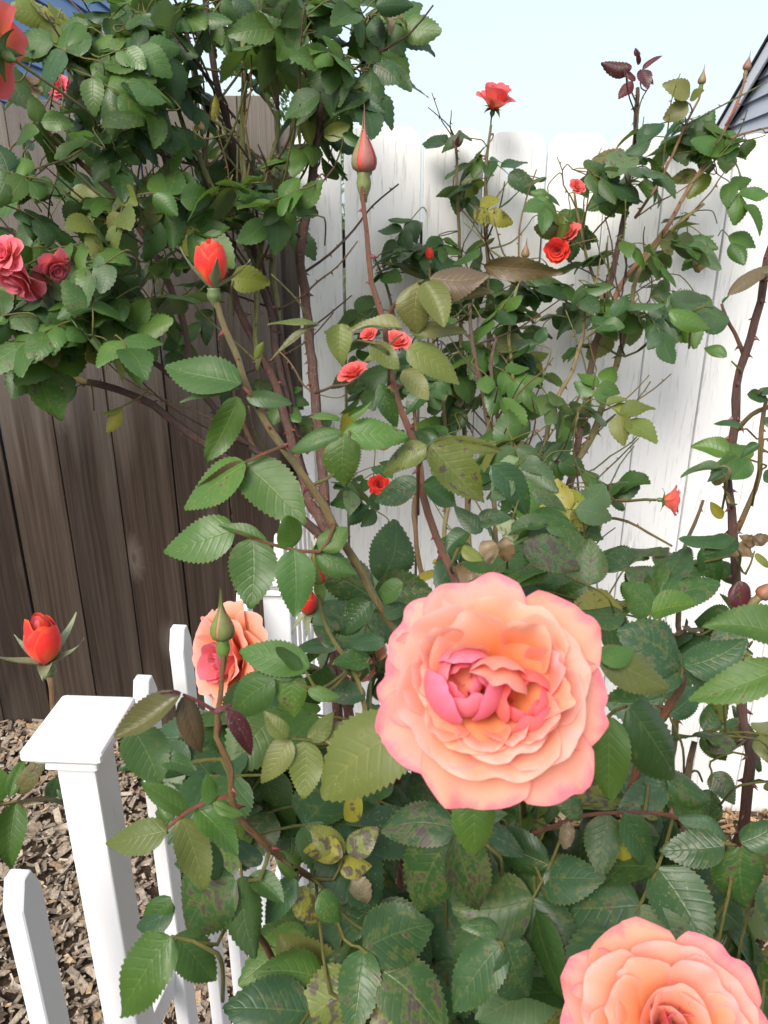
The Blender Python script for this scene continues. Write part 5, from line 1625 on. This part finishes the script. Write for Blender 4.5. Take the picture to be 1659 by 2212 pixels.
# the big peach bloom
def big_bloom(center, axis, S, label, seed, up=None, twin=True):
    fm = frame(center, axis, up)
    o = calyx(D, fm, S, label, seed=seed)
    r = random.Random(seed)
    pe, pk, co = M['peach'], M['pink'], M['coral']
    def pt(az, L, W, p0, p1, rc, r0, z0, mat=pe, rim=20, ruf=0.03, notch=0.03, off=(0, 0), tint=None, edge=0.24):
        me = petal(L * S, W * S, R(p0), R(p1), rc * S, 22, 18, R(rim), ruf, notch, r.randint(0, 99999), edge=edge)
        tint = tint or (1, r.uniform(0.9, 1.12), r.uniform(0.85, 1.15), 0.8)
        put_petal(o, fm, me, mat, R(az), r0 * S, z0 * S, tint, (off[0] * S, off[1] * S))
    # guard petals, laid back almost flat
    gd = M['guard']
    for az, L, W in ((102, 1.04, 0.98), (38, 1.12, 0.90), (-10, 1.06, 0.82), (-52, 1.17, 0.78), (-101, 1.08, 0.98), (-150, 1.12, 0.78), (176, 1.02, 0.88), (144, 1.06, 0.8)):
        pt(az, L, W, 68, 92, 1.6, 0.03, -0.06 + r.uniform(-.03, .03), gd, r.uniform(-10, 34), 0.026, 0.025, edge=0.2)
    # second row
    for az, L, W in ((66, 0.86, 1.0), (156, 0.90, 1.05), (-150, 0.90, 1.05), (-88, 0.88, 1.15), (-32, 0.90, 1.0), (16, 0.88, 1.0)):
        pt(az, L, W, 52, 74, 1.0, 0.05, 0.02 + r.uniform(-.02, .03), pe, r.uniform(-5, 40), 0.034, 0.035)
    # third row, cupped
    for az, L, W in ((125, 0.76, 0.80), (172, 0.78, 0.85), (-128, 0.78, 0.9), (-72, 0.80, 0.95), (-18, 0.80, 0.85), (30, 0.80, 0.8)):
        pt(az, L, W, 38, 54, 0.62, 0.08, 0.08 + r.uniform(-.02, .03), pe, r.uniform(-10, 40), 0.05, 0.05)
    if twin:
        # the heart is split in two: a pink ball and a coral cup
        # (their petals lie on nested shells, so that they overlap without cutting through each other)
        for (ox, oy), zc, r0_, mat, azs in (((-0.23, 0.00), 0.50, 0.32, pk, (215, 330, 95, 275, 160, 35, 230, 110, 350)), ((0.27, -0.14), 0.44, 0.26, co, (-60, 60, 180, -10, 110, 240, -40))):
            for k, az in enumerate(azs):
                rho = r0_ * (1 - 0.075 * k)
                ed = (-80, -66, -74)[k % 3]
                L = rho * R(92 - ed)
                pt(az, L, rho * 1.95, 92, ed, rho, 0.0, zc - rho, mat, 0, 0.006, 0.03, (ox, oy), edge=0.14)
        # loose curled petals standing over the heart
        for az, L, W, p0, p1, off in ((84, .66, .50, 22, -46, (0.06, 0.16)), (70, .70, .56, 18, -62, (0.10, 0.14)), (112, .56, .40, 22, -8, (-.20, 0.16)), (-96, .50, .46, 34, 24, (-.06, -.26)), (-70, .48, .40, 26, 14, (.10, -.28)),
                                      (-132, .52, .42, 34, 26, (-.28, -.20)), (24, .58, .42, 28, 16, (.30, .06)), (-6, .60, .44, 30, 20, (.32, -.06)), (176, .54, .46, 32, 20, (-.38, .04)), (-38, .54, .46, 28, 20, (.26, -.2)), (52, .62, .52, 30, 12, (.22, .20)), (150, .56, .5, 34, 20, (-.30, .18))):
            pt(az, L * 1.1, W * 1.15, p0, p1, 0.28, 0.02, 0.20, pe, 34, 0.04, 0.04, off, edge=0.3)
    else:
        for az, L, W, p0, p1, mat in ((80, .70, .80, 26, 14, pe), (150, .66, .76, 24, 8, pe), (215, .60, .70, 20, 4, pe), (290, .6, .70, 20, 6, pe), (10, .68, .74, 24, 10, pe), (40, .56, .6, 14, -10, pe), (110, .54, .6, 14, -12, co), (190, .5, .56, 10, -14, co), (260, .5, .5, 10, -14, co), (330, .5, .5, 10, -12, co),
                                      (60, .42, .40, 4, -18, pk), (180, .42, .40, 4, -18, pk), (300, .42, .40, 4, -18, pk)):
            pt(az, L, W, p0, p1, 0.34, 0.05, 0.12, mat, 20, 0.02, 0.02)
    # stamens down in the heart
    vs, fs = [], []
    for k in range(40):
        a, q = r.uniform(0, 6.283), r.uniform(0.0, 0.10) * S
        b = Vector((q * math.cos(a), q * math.sin(a), 0.05 * S)); t = b + Vector((q * .8 * math.cos(a), q * .8 * math.sin(a), r.uniform(.18, .30) * S))
        v, f, _ = tube([b, t], [0.0005, 0.0008], 4)
        k0 = len(vs); vs += v; fs += [tuple(k0 + i for i in ff) for ff in f]
    st = obj('stamens', mesh('stamens', vs, fs), M['green'], o, fm, (0.45, 0.25, 0.06, 1))
    st['kind'] = 'stuff'
    return o


rc = P(1060, 1486, 0.375)
big_bloom(rc, (CAMP - rc).normalized() + Vector((0.02, 0, 0.10)), 0.0530, 'large wide open peach and pink rose bloom', 61)
rc2 = P(1432, 2246, 0.43)
big_bloom(rc2, Vector((-0.06, -0.42, 0.9)), 0.057, 'peach rose bloom seen from above its rim', 62, Vector((0, 1, 0)), twin=False)
rc3 = P(528, 1418, 0.80)
bloom(D, rc3, Vector((-0.62, -0.6, 0.25)), 0.060, M['peach'], 'full peach bloom turned sideways behind a picket', seed=63, inner=M['pink'], res=(14, 12),
      rings=[(7, 1.02, 0.95, 66, 98, 0.85, 0.05), (7, 0.95, 0.9, 50, 78, 0.7, 0.06), (6, 0.84, 0.8, 36, 54, 0.5, 0.07), (6, 0.70, 0.7, 20, 26, 0.34, 0.08), (5, 0.56, 0.55, 6, -4, 0.2, 0.07)])

# ---------------------------------------------------------------- E: shoot beyond the near post
E = Bush('rose_bush', 'young rose shoot with a single red bud beyond the near fence post', GRP, (-0.52, 0.98, gz(-0.5)))
E.cane([(150, 1740, 0.92), (128, 1620, 0.90), (118, 1520, 0.88), (108, 1462, 0.87)], 0.0042, 0.0034, (0.20, 0.13, 0.07), 10, 0.1, True)
E.cane([(150, 1740, 0.92), (100, 1725, 0.86), (40, 1730, 0.80), (-30, 1740, 0.76)], 0.0030, 0.002, (0.2, 0.2, 0.08), 10, 0.1)
open_bud(E, P(100, 1432, 0.87), Vector((-0.04, 0, 1)), 0.058, 'plump red bud with spread sepals above the white post cap', seed=71, sep_phi=(72, 58))
E.hand(0.78, [(40, 1730), (35, 1732)], [(35, 1735, 20, 1885, .62, 0, 'mid'), (20, 1720, 55, 1640, .6, 20), (40, 1715, 92, 1640, .5, 25, 'bronze'), (10, 1725, -40, 1650, .8)], 'mid', 0.0)
E.hand(0.90, [(130, 1660), (120, 1650)], [(125, 1680, 100, 1740, .7), (128, 1690, 175, 1740, .7)], 'deep', 0.0)

for b in (A, B, C, D, E):
    b.finish()


# ---------------------------------------------------------------- small things on the ground
def weeds(cx, cy, n, seed):
    r = random.Random(seed)
    vs, fs, uvs, cs = [], [], [], []
    for k in range(n):
        a, q = r.uniform(0, 6.283), abs(r.gauss(0, 0.035))
        b = Vector((cx + q * math.cos(a), cy + q * math.sin(a), gz(cx) + 0.002))
        d = Vector((r.gauss(0, .5), r.gauss(0, .5), 1)).normalized()
        L, w = r.uniform(0.015, 0.045), r.uniform(0.0012, 0.003)
        s = d.cross(Vector((r.gauss(0, 1), r.gauss(0, 1), 0.1))).normalized()
        k0 = len(vs)
        bend = Vector((r.gauss(0, .3), r.gauss(0, .3), -0.2)) * L
        vs += [b - s * w, b + s * w, b + d * L * .6 + s * w * .8, b + d * L * .6 - s * w * .8, b + d * L + bend]
        fs += [(k0, k0 + 1, k0 + 2, k0 + 3), (k0 + 3, k0 + 2, k0 + 4)]
        uvs += [(0.3, 0.4)] * 5
        g = r.uniform(.7, 1.3)
        cs += [(0.09 * g, 0.16 * g, 0.04 * g, 0)] * 5
    o = obj('weeds', mesh('weeds', vs, fs, uvs, cs), M['leaf_mass'])
    tag(o, 'small green weeds sprouting between bark chips', None, None, 'stuff')


weeds(-0.50, 1.50, 130, 1)
weeds(-0.42, 1.36, 90, 2)

fl = random.Random(77)
for k in range(7):
    x, y = fl.uniform(-1.0, 0.9), fl.uniform(1.15, 1.9)
    me, arr, ff, uu = TPL['dry'][k % len(TPL['dry'])]
    L = fl.uniform(0.03, 0.05)
    mt = Matrix.Translation((x, y, gz(x) + 0.018)) @ Matrix.Rotation(fl.uniform(0, 6.28), 4, 'Z') @ Matrix.Rotation(fl.gauss(0, .3), 4, 'X') @ Matrix.Scale(L, 4)
    o = obj('fallen_leaf', me, None, None, mt, pick('brown', fl, 0))
    tag(o, 'dry brown rose leaf lying on the bark chips', 'leaf', 'fallen leaves on the bark')
